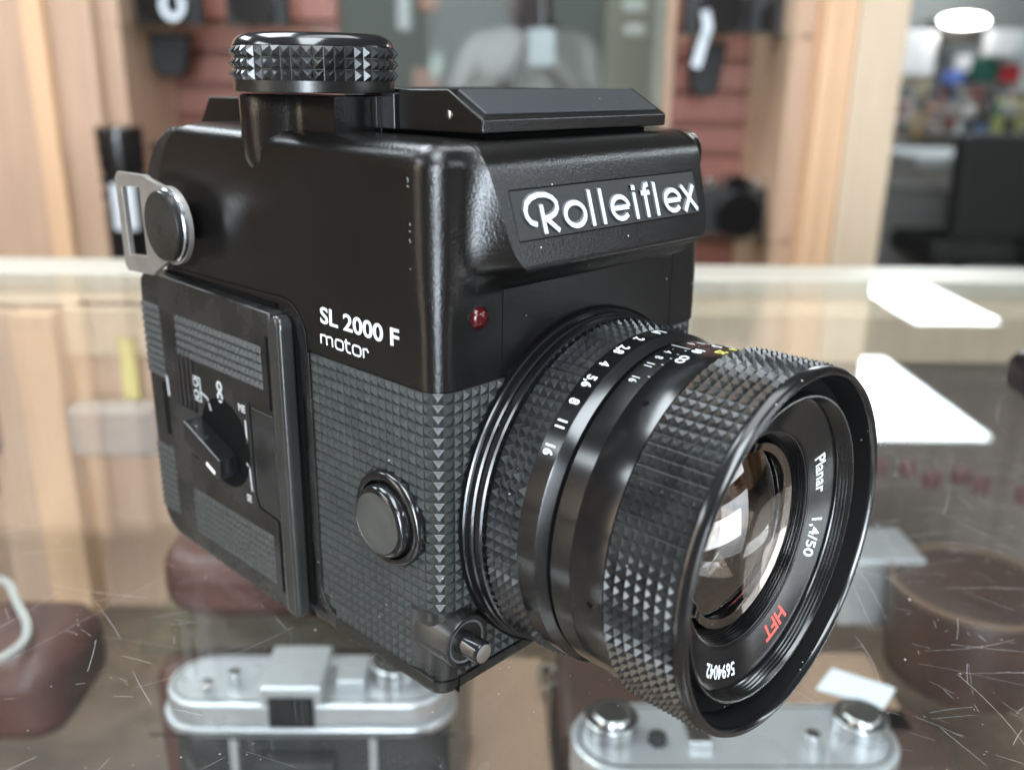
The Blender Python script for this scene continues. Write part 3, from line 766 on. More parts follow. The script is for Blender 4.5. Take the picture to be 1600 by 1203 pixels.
obj('scratches', bm, 'scratch', glass, smooth=0, weld=False)
bm = NB()
for k in range(1800):
    u, v = random.uniform(-160, 230), random.uniform(-90, 220); r = random.uniform(.05, .15) * (1 + (random.random() < .04) * 1.2); p = T(u, v, ZG + .015)
    n = 6; bm.faces.new([bm.verts.new(p + Vector((math.cos(2 * PI * q / n) * r * random.uniform(.6, 1.3), math.sin(2 * PI * q / n) * r * random.uniform(.6, 1.3), 0))) for q in range(n)])
obj('dust_specks', bm, 'scratch', glass, smooth=0, weld=False)
bm = NB(); tbox(bm, -900, 1100, 375, 414, -9, .6); obj('rear_edge_trim', bm, 'aluminium', case, bevel=.8)
bm = NB(); tbox(bm, -900, 1100, 376, 412, -40, -9.5); obj('rear_wood_rail', bm, 'woodcream', case, bevel=1)
bm = NB(); tbox(bm, -900, 1100, 340, 374, -38, -12); obj('inner_rail', bm, 'woodcream', case, bevel=1)
bm = NB(); tbox(bm, -262, -240, 330, 352, -640, -12); obj('rear_post', bm, 'wood2', case, bevel=1)
bm = NB(); tbox(bm, -240, -218, 326, 352, -640, -12); obj('rear_post', bm, 'woodlight', case, bevel=1)
bm = NB(); tbox(bm, -218, -150, 345, 360, -640, -12); obj('rear_panel', bm, 'wood2', case, bevel=1)
bm = NB(); tbox(bm, 150, 900, 345, 360, -640, -38); M['darkpanel'] = wood('grey_brown_panel', (.15, .12, .10), (.11, .085, .07)); obj('rear_panel', bm, 'darkpanel', case, bevel=1)
bm = NB(); tbox(bm, -150, 150, 345, 360, -640, -38); obj('rear_panel', bm, 'darkpanel', case, bevel=1)
bm = NB(); tbox(bm, -900, 1100, -400, 344, -202, -194); obj('lower_shelf', bm, 'shelfboard', case, bevel=1)
bm = NB(); tbox(bm, -130, -30, 178, 330, -113, -107); obj('inner_glass_shelf', bm, 'shelf_glass', case)

# ---- things under the glass
M['silver'] = mat('satin_silver_metal', (.62, .64, .66), .3, metal=.7, var=(.55, .56, .58), vscale=60)
M['redleather'] = mat('red_brown_leather', (.095, .032, .024), .46, bump=.6, bscale=420, bdist=.0005, var=(.055, .019, .014), vscale=30)
M['darkleather'] = mat('dark_brown_leather', (.055, .026, .018), .45, bump=.4, bscale=500, bdist=.0003, var=(.035, .018, .013), vscale=40)
M['tanboard'] = mat('tan_leather_board', (.27, .17, .11), .6, var=(.23, .145, .095), vscale=15)
M['blackleather'] = mat('black_camera_leather', (.012, .012, .013), .6, bump=.4, bscale=900, bdist=.0002)
M['paper'] = mat('white_paper', (.60, .63, .67), .7)
def oval(u0, u1, v0, v1, n=10):
    r = (v1 - v0) / 2; return rrect(u0, v0, u1, v1, r * .98, n)
# folding camera
t = thing('folding_camera', 'old silver topped camera with oval ends under the glass at the left', 'camera', T(-58, 150, -190))
bm = NB(); tprism(bm, oval(-108, -6, 136, 166), -190, -116); obj('body', bm, 'blackleather', t, bevel=1)
bm = NB(); tprism(bm, oval(-111, -3, 133.5, 168), -117, -113); tprism(bm, oval(-109, -5, 135, 166), -113, -104); obj('top_plate', bm, 'silver', t, bevel=1.2)
bm = NB(); tbox(bm, -72, -50, 134, 160, -104, -96); vf = obj('viewfinder', bm, 'silver', t, bevel=1)
bm = NB(); tbox(bm, -69, -53, 133.4, 134.2, -112, -100); obj('window', bm, 'void', vf)
bm = NB(); tcyl(bm, -26, 152, 9, -104, -97); obj('wind_knob', bm, 'chrome', t, bevel=.6)
bm = NB(); tbox(bm, -46, -36, 142, 158, -104, -99); obj('accessory_shoe', bm, 'silver', t, bevel=.5)
for u_, v_ in ((-92, 141), (-84, 147)):
    bm = NB(); tcyl(bm, u_, v_, 2.4, -104, -98.5, 20); obj('button', bm, 'chrome', t, bevel=.4)
for u_ in (-84, -34):
    bm = NB(); tbox(bm, u_, u_ + 2.6, 134.2, 136, -188, -118); obj('chrome_strip', bm, 'silver', t)
bm = NB(); tbox(bm, -74, -46, 128, 136, -186, -124); obj('lens_door', bm, 'blackleather', t, bevel=1)
bm = NB(); lathe(bm, [(-97, 7.8), (-96.4, 7.6), (-96.2, 5.6), (-96.5, 5.4)], T(-26, 152, 0), 'z', 40); obj('dial_ring', bm, 'blackleather', t)
bm = NB(); stroke(bm, oval(-106.5, -7.5, 137.5, 163.5), .5, T, -104.05, -103.9, closed=True); obj('engraved_line', bm, 'void', t, smooth=0)
for u_, v_ in ((-104, 150), (-79, 158), (-12, 150)):
    bm = NB(); tcyl(bm, u_, v_, 1.3, -104.2, -103.3, 14); obj('screw', bm, 'steel', t, smooth=0)
bm = NB(); tbox(bm, -111.3, -2.8, 133.2, 133.6, -115.4, -114.8); obj('front_line', bm, 'void', t, smooth=0)
# second silver camera
t = thing('rangefinder_camera', 'bright silver camera top with two round knobs under the glass below the big lens', 'camera', T(92, 122, -190))
bm = NB(); tprism(bm, oval(40, 146, 103, 135), -190, -118); obj('body', bm, 'blackleather', t, bevel=1)
bm = NB(); tprism(bm, oval(37, 149, 101, 137), -118, -104); obj('top_plate', bm, 'silver', t, bevel=1.2)
for u_ in (51, 137):
    bm = NB(); tcyl(bm, u_, 122, 9.5, -104, -98); lathe(bm, [(-98, 7), (-96.6, 6.2), (-96.4, 0)], T(u_, 122, 0), 'z', 32); obj('wind_knob', bm, 'chrome', t, bevel=.6)
bm = NB(); tbox(bm, 76, 84, 112, 128, -104, -101); obj('accessory_shoe', bm, 'chrome', t, bevel=.5)
bm = NB(); tcyl(bm, 66, 116, 3.2, -104, -101.2, 24); obj('counter_window', bm, 'blackleather', t, bevel=.3)
bm = NB(); tcyl(bm, 118, 114, 2.6, -104, -99, 24); obj('shutter_button', bm, 'chrome', t, bevel=.4)
bm = NB(); stroke(bm, oval(40, 146, 104, 134), .5, T, -104.05, -103.9, closed=True); obj('engraved_line', bm, 'void', t, smooth=0)
for u_ in (51, 137):
    bm = NB(); lathe(bm, [(-98.1, 8.6), (-97.6, 8.4), (-97.6, 7.6), (-98, 7.4)], T(u_, 122, 0), 'z', 40); obj('dial_ring', bm, 'blackleather', t)
# tag
bm = NB(); tprism(bm, [(127, 138), (147, 127), (156, 138), (137, 150)], -99.6, -99); o = obj('price_tag', bm, 'paper', None, loc=T(137, 139, -99)); tag(o, 'white price tag lying beside the silver camera knob under the glass', 'tag')
def rounded(name, u0, u1, v0, v1, z0, z1, r, m, label, cat, ang=0):
    bm = NB(); tprism(bm, rrect(u0, v0, u1, v1, r, 6), z0, z1)
    o = obj(name, bm, m, None, loc=T((u0 + u1) / 2, (v0 + v1) / 2, z0), bevel=min(r * .8, (z1 - z0) * .35), segs=4); return tag(o, label, cat)
rounded('leather_case', -128, -38, 188, 262, -106, -78, 22, 'redleather', 'red brown leather camera case under the glass behind the silver topped camera', 'case')
rounded('leather_case', -126, -14, 172, 196, -194, -118, 10, 'redleather', 'long glossy red brown case on the lower shelf behind the silver topped camera', 'case')
rounded('leather_board', 1, 33, 60, 205, -150, -132, 3, 'tanboard', 'flat tan leather board under the glass below the camera corner', 'board')
rounded('leather_case', 36, 96, 140, 200, -194, -122, 8, 'darkleather', 'dark brown leather case under the glass behind the second silver camera', 'case')
rounded('leather_case', 150, 200, 150, 200, -194, -150, 10, 'darkleather', 'small dark leather case at the right end of the silver camera under glass', 'case')
bm = NB()
stroke(bm, rrect(30, 176, 38, 188, 2, 4), 2.2, T, -128, -125, closed=True)
o = obj('strap_buckle', bm, 'chrome', None, loc=T(34, 182, -127)); tag(o, 'chrome strap buckle under the glass beside the lens bottom', 'buckle')
# round brown lid/pouch at the right
bm = NB(); lathe(bm, [(-150, 0), (-150, 33), (-112, 36), (-108, 35), (-106, 32), (-106, 0)], T(228, 222, 0), 'z', 64)
o = obj('round_pouch', bm, 'darkleather', None, loc=T(228, 222, -150)); tag(o, 'round brown leather pouch under the glass right of the lens', 'pouch')
M['blond'] = mat('tan_rim', (.16, .10, .065), .5)
bm = NB(); lathe(bm, [(-107, 36.2), (-105, 35.9), (-105, 34.6), (-107, 34.4)], T(228, 222, 0), 'z', 64, closed=True); o2 = obj('tan_rim', bm, 'blond', o)
# red-brown cases with straps at the left
rounded('leather_case', -228, -160, 165, 225, -150, -112, 16, 'redleather', 'red brown leather case with a white strap at the far left under the glass', 'case')
bm = NB(); pts = [(-214, 228), (-203, 222), (-193, 208), (-180, 190), (-176, 176), (-184, 160), (-194, 150)]
def spl(P, n=8):
    out = []
    for i in range(len(P) - 1):
        p0, p1, p2, p3 = P[max(0, i - 1)], P[i], P[i + 1], P[min(len(P) - 1, i + 2)]
        for k in range(n):
            t_ = k / n; out.append(tuple(.5 * (2 * p1[a] + (p2[a] - p0[a]) * t_ + (2 * p0[a] - 5 * p1[a] + 4 * p2[a] - p3[a]) * t_ ** 2 + (3 * p1[a] - p0[a] - 3 * p2[a] + p3[a]) * t_ ** 3) for a in (0, 1)))
    return out + [P[-1]]
M['straps'] = mat('dull_grey_strap', (.40, .39, .37), .7)
stroke(bm, spl(pts), 3.2, T, -108, -106); o = obj('white_strap', bm, 'straps', None, loc=T(-195, 190, -108), bevel=.6); tag(o, 'white strap curling over the red brown case at the far left', 'strap')
rounded('leather_case', -300, -262, 330, 372, -118, -74, 6, 'redleather', 'dark red case at the left edge behind the wooden post under the glass', 'case')
rounded('black_box', -330, -255, 300, 335, -90, -20, 4, 'blackleather', 'black box at the left edge under the rear of the glass', 'box')
M['greymetal'] = mat('grey_metal', (.26, .23, .22), .6)
rounded('small_camera_body', -212, -166, 312, 330, -86, -58, 5, 'greymetal', 'small greyish camera body under the glass left of the black camera', 'camera')
M['yellowcard'] = mat('yellow_card', (.62, .55, .16), .6)
rounded('yellow_card', -189, -180, 334, 336, -60, -26, 1.5, 'yellowcard', 'narrow yellow card standing behind the magazine of the black camera', 'card')
M['redbead'] = mat('dull_red', (.09, .028, .028), .7)  # red discs in place of red shapes mirrored in the glass
for k, (a, b) in enumerate((('first', 'lens side'), ('second', ''), ('third', ''), ('fourth', ''), ('fifth', ''), ('last', 'picture edge'))):
    u = 212 + k * 11.5 + (0, 3, -2, 4, -3, 1)[k]; v = 300 - k * 6 + (0, 5, -3, 8, 2, -4)[k]
    bm = NB(); lathe(bm, [(-86, 0), (-86, 4.4), (-80, 4.6), (-79, 4), (-79, 0)], T(u, v, 0), 'z', 24)
    o = obj('red_mirrored_disc', bm, 'redbead', None, loc=T(u, v, -86)); tag(o, 'small dull red disc standing in for a reflection, in the row under the glass right of the lens', 'cap', 'row of red discs standing in for reflections')
rounded('pale_box', 175, 215, 240, 275, -140, -104, 3, 'silver', 'pale grey box under the glass behind the round brown pouch', 'box')
rounded('tan_tray', 110, 190, 176, 235, -160, -150, 3, 'tanboard', 'flat tan tray under the glass between lens and round pouch', 'tray')
# black thing standing on the glass at the right edge
rounded('black_block', 199, 262, 140, 186, ZG + .05, 16, 7, 'gloss', 'small glossy black block standing on the glass at the right picture edge', 'block')

# ================================================================== WALL DISPLAY BEHIND
def wbox(name, u0, u1, v0, v1, z0, z1, m, parent, bev=1.5):
    bm = NB(); tbox(bm, u0, u1, v0, v1, z0, z1); return obj(name, bm, m, parent, bevel=bev)
wl = thing('wooden_pillar', 'broad pale wooden pillar of the wall cabinet at the left edge', 'pillar', T(-470, 880, -900))
wbox('panel', -640, -468, 880, 960, -900, 420, 'wood2', wl); wbox('batten', -468, -446, 872, 960, -900, 420, 'woodlight', wl)
wbox('panel', -446, -402, 884, 980, -900, 420, 'wood2', wl); wbox('side_panel', -402, -380, 900, 1080, -900, 420, 'wood2', wl)
wr = thing('wooden_pillar', 'narrow tall wooden pillar with cream edge right of the camera', 'pillar', T(390, 880, -900))
wbox('side_panel', 326, 350, 900, 1080, -900, 420, 'wood2', wr); wbox('batten', 350, 362, 872, 960, -900, 420, 'woodlight', wr)
wbox('panel', 362, 386, 880, 960, -900, 420, 'woodlight', wr); wbox('cream_edge', 386, 438, 876, 980, -900, 420, 'woodcream', wr)
def slatwall(u0, u1, label):
    t = thing('slatwall_panel', label, 'wall panel', T((u0 + u1) / 2, 1060, -500))
    bm = NB(); z = -500
    pts = []
    while z < 420:
        tprism_pts = [(1060, z), (1060, z + 30), (1068, z + 31), (1068, z + 35), (1063, z + 36)]
        tbox(bm, u0, u1, 1060, 1085, z, z + 30); tbox(bm, u0, u1, 1070, 1085, z + 30, z + 37); z += 37
    obj('slats', bm, 'slat', t, bevel=1.5)
    return t
slatwall(-400, -178, 'red brown slatted wall panel behind the left half of the camera')
slatwall(232, 396, 'red brown slatted wall panel between mirror opening and right pillar')
wp = thing('mirror_stand_in', 'large grey glass pane in place of a mirror between the two slatted panels, a person built behind it', 'window', T(20, 1062, -500))  # clear pane in place of a mirror; the reflected person is built behind
wbox('glass_pane', -176, 222, 1062, 1067, -500, 420, 'pane', wp, 0)
wbox('pane_edge', 220, 231, 1058, 1080, -500, 420, 'wood2', wp)
def shelf(z, u0, u1, label, v0=900, v1=1055):
    bm = NB(); tbox(bm, u0, u1, v0, v1, z, z + 6); o = obj('glass_shelf', bm, 'shelf_glass', None, loc=T((u0 + u1) / 2, (v0 + v1) / 2, z)); tag(o, label, 'shelf')
M['shelf_edge'] = mat('green_glass_edge', (.10, .14, .12), .2)
shelf(147, -404, -180, 'upper glass shelf with black cameras left of the glass pane')
shelf(147, 232, 345, 'upper glass shelf with black cameras right of the glass pane')
shelf(-94, -440, -300, 'lower glass shelf behind the strap lug of the camera', 818, 879)
shelf(-70, 232, 345, 'lower glass shelf holding the small black camera at the right')
def slr(u, v, z, s, label, group=None, chrome=True, tele=False, big=1.):
    t = thing('display_camera', label, 'camera', T(u, v, z), group)
    bm = NB(); tprism(bm, rrect(u - 36 * s, v - 11 * s, u + 36 * s, v + 11 * s, 6 * s, 4), z, z + 46 * s); obj('body', bm, 'blackleather', t, bevel=1)
    bm = NB(); prism(bm, [(u - 14 * s, z + 45 * s), (u + 14 * s, z + 45 * s), (u + 8 * s, z + 60 * s), (u - 8 * s, z + 60 * s)], v - 12 * s, v + 11 * s, lambda a, b, h: T(a, h, b)); obj('prism', bm, 'gloss', t, bevel=1)
    bm = NB(); L0 = -50 * s if tele else -34 * s
    for a, b, r in ((-11, L0 / s + 8, 21), (L0 / s + 8, L0 / s, 24)):
        n = 32
        prism(bm, [(u + r * s * math.cos(2 * PI * k / n), z + 22 * s + r * s * math.sin(2 * PI * k / n)) for k in range(n)], v + a * s, v + b * s, lambda a_, b_, h: T(a_, h, b_))
    obj('lens', bm, 'anodised', t, bevel=.6)
    for du in (-26, 24):
        bm = NB(); tcyl(bm, u + du * s, v, 8 * s * (1 + (big - 1) * .4), z + 46 * s, z + (46 + 7 * big) * s, 24); obj('dial', bm, 'chrome' if chrome else 'gloss', t, bevel=.5)
    return t
slr(290, 950, -64, 1.08, 'black camera with two chrome dials on the shelf right of the hood', big=1.5)
slr(-345, 960, 153, 1.0, 'black camera on the top shelf, leftmost, above the black lens', chrome=False)
slr(-250, 965, 153, .95, 'black camera on the top shelf straight above the knurled knob', chrome=False)
slr(255, 960, 153, 1.0, 'black camera on the top shelf at the left end of the right bay', chrome=True)
slr(325, 970, 153, .9, 'black camera on the top shelf beside the right wooden pillar', chrome=False)
def hang(u, v, z0, z1, w, label, m='blackleather'):  # black shape in place of a reflection in the glass shelf
    bm = NB(); prism(bm, [(u - w / 2, z1), (u + w / 2, z1), (u + w * .35, z0 + 10), (u + w * .15, z0), (u - w * .3, z0), (u - w * .5, z0 + 14)], v, v + 22, lambda a, b, h: T(a, h, b))
    o = obj('reflection_shape', bm, m, None, loc=T(u, v, z0), bevel=4, segs=3); tag(o, label, 'pouch')
hang(-358, 985, 98, 146, 46, 'black shape standing in for a reflection under the top shelf left of the knurled knob')
hang(258, 985, 86, 146, 40, 'black shape standing in for a reflection under the top shelf in the right bay')
bm = NB(); stroke(bm, [(232, 175), (236, 158), (231, 140), (226, 118)], 10, lambda a, b, h: T(a, 905 + h, b), 0, 3); o = obj('white_strap', bm, 'paper', None, loc=T(230, 905, 118), bevel=1); tag(o, 'white strap hanging over the top shelf at the right bay', 'strap')
bm = NB(); stroke(bm, arcp(-325, 172, 10, 13, 90, 430, 24), 7, lambda a, b, h: T(a, 905 + h, b), 0, 3, closed=False); o = obj('white_strap', bm, 'paper', None, loc=T(-325, 905, 160), bevel=1); tag(o, 'white strap ring on the leftmost camera of the top shelf', 'strap')
# tall black telephoto lens standing on the lower left shelf
t = thing('telephoto_lens', 'tall black lens standing upright at the left, behind the strap loop of the camera', 'lens', T(-372, 845, -88))
bm = NB(); lathe(bm, [(-88, 0), (-88, 22), (-30, 22), (-28, 20.5), (6, 20.5), (8, 22.5), (50, 23), (52, 22), (52, 0)], T(-372, 845, 0), 'z', 40); obj('barrel', bm, 'anodised', t, smooth=25)
for z_ in (-20, -4, 26, 40):
    bm = NB(); lathe(bm, [(z_, 22), (z_ + .5, 23.6), (z_ + 6, 23.6), (z_ + 6.5, 22)], T(-372, 845, 0), 'z', 40, closed=True); obj('ring', bm, 'gloss', t, smooth=25)
t2 = thing('short_lens', 'shorter black lens with pale ring standing right beside the tall lens', 'lens', T(-332, 862, -88))
bm = NB(); lathe(bm, [(-88, 0), (-88, 14), (34, 14), (36, 12), (36, 0)], T(-332, 862, 0), 'z', 32); obj('barrel', bm, 'anodised', t2, smooth=25)
M['olive'] = mat('pale_olive', (.36, .34, .24), .5)
bm = NB(); lathe(bm, [(-6, 13.8), (-6, 15.2), (8, 15.2), (8, 13.8)], T(-332, 862, 0), 'z', 32, closed=True); obj('pale_ring', bm, 'olive', t2, smooth=25)
bm = NB(); tbox(bm, -374, -351, 812, 814, -48, -2); o = obj('white_card', bm, 'paper', None, loc=T(-362, 813, -48)); tag(o, 'small white card standing behind the chrome strap loop', 'card')
# ---- room behind: floor, far wall, ceiling
M['greywall'] = mat('pale_grey_wall', (.33, .34, .33), .7, var=(.29, .30, .29), vscale=1.2)
M['ceil'] = mat('ceiling_tile', (.34, .34, .33), .8, var=(.30, .30, .29), vscale=2)
M['floor'] = mat('grey_carpet', (.16, .14, .12), .8)
bm = NB(); tbox(bm, -4400, 14000, 7900, 8000, -960, 1500); struct('back_wall', bm, 'greywall')
bm = NB(); tbox(bm, -4400, 14000, -3600, 7900, -1010, -960); struct('floor', bm, 'floor')
M['whiteboard'] = mat('whiteboard', (.62, .62, .60), .6)
def room(name, px, m, label, cat, u0, u1, z0, z1, v=3900, d=60, bev=8):
    bm = NB(); tbox(bm, u0, u1, v, v + d, z0, z1); o = obj(name, bm, m, None, loc=T((u0 + u1) / 2, v, z0), bevel=bev); tag(o, label, cat); return o
cm = {}
def colm(n, c, r=.6):
    if n not in cm: cm[n] = mat(n, c, r)
    return cm[n]
room('shop_desk', 0, colm('desk_grey', (.40, .42, .42)), 'long pale grey desk across the far room at the right', 'desk', 1560, 2900, -200, -160, 3300, 500)
room('drawer_cabinet', 0, colm('cab_grey', (.22, .22, .21)), 'grey drawer cabinet under the far desk beside the wooden pillar', 'cabinet', 1500, 1790, -960, -300, 3450, 300)
def chair(u, v, label, s=1.):
    t = thing('office_chair', label, 'chair', T(u, v, -960)); g = colm('chair_black', (.018, .019, .018), .6)
    bm = NB(); prism(bm, [(u - 165 * s, -420), (u + 165 * s, -420), (u + 185 * s, -90), (u + 150 * s, -60), (u - 150 * s, -60), (u - 185 * s, -90)], v, v + 80, lambda a, b, h: T(a, h, b)); obj('backrest', bm, g, t, bevel=18)
    bm = NB(); tbox(bm, u - 220 * s, u + 220 * s, v + 20, v + 470, -520, -440); obj('seat', bm, g, t, bevel=25)
    bm = NB(); lathe(bm, [(-900, 28), (-520, 28)], T(u, v + 230, 0), 'z', 20); obj('pillar', bm, g, t)
    for k in range(5):
        a = 2 * PI * k / 5
        bm = NB(); c0 = T(u, v + 230, 0); q = Vector((math.cos(a), math.sin(a), 0)); n_ = Vector((-q.y, q.x, 0)) * 22
        vs = [c0 + n_, c0 - n_, c0 + q * 280 - n_ * .6, c0 + q * 280 + n_ * .6]
        A = [bm.verts.new(p + Vector((0, 0, -940))) for p in vs]; B = [bm.verts.new(p + Vector((0, 0, -890))) for p in vs]
        bm.faces.new(A); bm.faces.new(B)
        for i in range(4): bm.faces.new((A[i], A[(i + 1) % 4], B[(i + 1) % 4], B[i]))
        obj('leg', bm, g, t)
chair(1760, 3050, 'black office chair in the far room, nearer to the wooden pillar', .9)
chair(2080, 2950, 'black office chair in the far room at the right picture edge', 1.0)
clutter = [('framed_picture', 'white framed sheet on the far wall beside the pillar', 'picture', 1560, 1780, 120, 290, (.72, .72, .72)),
 ('framed_picture', 'dark square picture on the far wall under the lamp', 'picture', 1800, 1960, 250, 340, (.03, .028, .025)),
 ('wall_poster', 'cream poster on the far wall left of the dark picture', 'poster', 1600, 1790, 40, 118, (.60, .54, .42)),
 ('wall_poster', 'pale blue poster on the far wall at the right edge', 'poster', 2150, 2300, 60, 300, (.50, .66, .70)),
 ('wall_poster', 'white poster with grey rim high on the far wall at the right', 'poster', 1985, 2110, 200, 300, (.66, .66, .68)),
 ('stacked_box', 'dark green box on the far shelf, above the red boxes', 'box', 1940, 2060, 100, 190, (.02, .10, .07)),
 ('stacked_box', 'bright red box on the far shelf right of the green box', 'box', 2080, 2160, 100, 170, (.45, .04, .05)),
 ('stacked_box', 'small red box low on the far shelf below the green box', 'box', 2000, 2050, 0, 60, (.50, .06, .07)),
 ('stacked_box', 'blue box on the far shelf left of the green box', 'box', 1835, 1910, 90, 140, (.08, .13, .38)),
 ('stacked_box', 'olive green bag leaning on the far desk at the right', 'bag', 2090, 2230, -120, 30, (.42, .46, .18)),
 ('stacked_box', 'orange pink box on the far desk behind the chairs', 'box', 1810, 1850, -40, 10, (.60, .28, .20)),
 ('stacked_box', 'brown carton on the cabinet beside the wooden pillar', 'box', 1640, 1730, -230, -110, (.30, .18, .09)),
 ('stacked_box', 'yellow tan box on the far desk left of the chairs', 'box', 1740, 1790, -120, -30, (.40, .30, .14)),
 ('stacked_box', 'grey box pile in the middle of the far shelf', 'box', 1850, 1990, -60, 60, (.26, .26, .25)),
 ('stacked_box', 'pale pink box pile on the far shelf beside the pillar', 'box', 1630, 1740, -60, 30, (.50, .42, .42)),
 ('stacked_box', 'dark grey box at the right end of the far shelf', 'box', 2100, 2200, -50, 60, (.08, .08, .08)),
 ('stacked_box', 'white box on top of the far shelf under the posters', 'box', 1880, 1930, 140, 200, (.55, .56, .58)),
 ('monitor_screen', 'pale bluish computer screen lying low on the far desk', 'screen', 1760, 1960, -110, -60, (.52, .60, .64)),
 ('blue_cup', 'small violet blue cup on the far desk behind the chair', 'cup', 1918, 1966, -150, -98, (.10, .10, .65))]
KF = 1.95
def far(u, v, z): return (8.6 + (u - 8.6) * KF, -143 + (v + 143) * KF, 110 + (z - 110) * KF)
for i, (n, lb, ct, u0, u1, z0, z1, c) in enumerate(clutter):
    a = far(u0, 3760 + (i % 4) * 25, z0); b = far(u1, 3760, z1); c = tuple(min(.85, q * 1.5) for q in c) if max(c) > .12 else c  # pale colours raised to brighten the far room in place of a lamp
    room(n, 0, colm(lb[:40].replace(' ', '_'), c), lb, ct, a[0], b[0], a[2], b[2], a[1], 110, 14)
GC = [(.8, .8, .8), (.5, .48, .45), (.85, .82, .78), (.12, .2, .35), (.3, .1, .09), (.1, .2, .13), (.45, .38, .25), (.05, .05, .06), (.22, .22, .24), (.5, .42, .4)]
for k in range(64):
    u0 = random.uniform(1570, 2230); z0 = -90 + random.choice((0, 62, 124)) ; wu = random.uniform(18, 50); hz = random.uniform(22, 56)
    a = far(u0, 3700, z0); b = far(u0 + wu, 3700, z0 + hz); c_ = GC[k % len(GC)]
    bm = NB(); tbox(bm, a[0], b[0], a[1], a[1] + 60, a[2], b[2]); o = obj('small_box', bm, colm('clutter_%d' % (k % len(GC)), c_), None, loc=T((a[0] + b[0]) / 2, a[1], a[2]), bevel=5)
    tag(o, 'small box among the clutter on the far shelves at the right', 'box', 'small boxes on the far shelves')
room('far_shelf', 0, colm('shelf_grey', (.30, .29, .27)), 'wide pale shelf unit standing against the far wall', 'shelf', 3050, 5200, -960, -330, 7560, 300)
# wall lamp seen at the right top
LA = far(1850, 3700, 338)
t = thing('wall_lamp', 'glowing oval white lamp high on the far wall at the top right', 'lamp', T(*LA))
M['lampglow'] = mat('lit_lamp_glass', (.9, .9, .85), .5, emis=(1., .97, .9), estr=14)
bm = NB(); prism(bm, [(LA[0] + 172 * math.cos(2 * PI * k / 40), LA[2] - 20 + 50 * math.sin(2 * PI * k / 40)) for k in range(40)], LA[1], LA[1] + 80, lambda a, b, h: T(a, h, b)); obj('lamp_glass', bm, 'lampglow', t, bevel=6)
bm = NB(); tbox(bm, LA[0] - 60, LA[0] + 60, LA[1] + 80, 7900, LA[2] - 10, LA[2] + 10); obj('lamp_arm', bm, 'greywall', t)

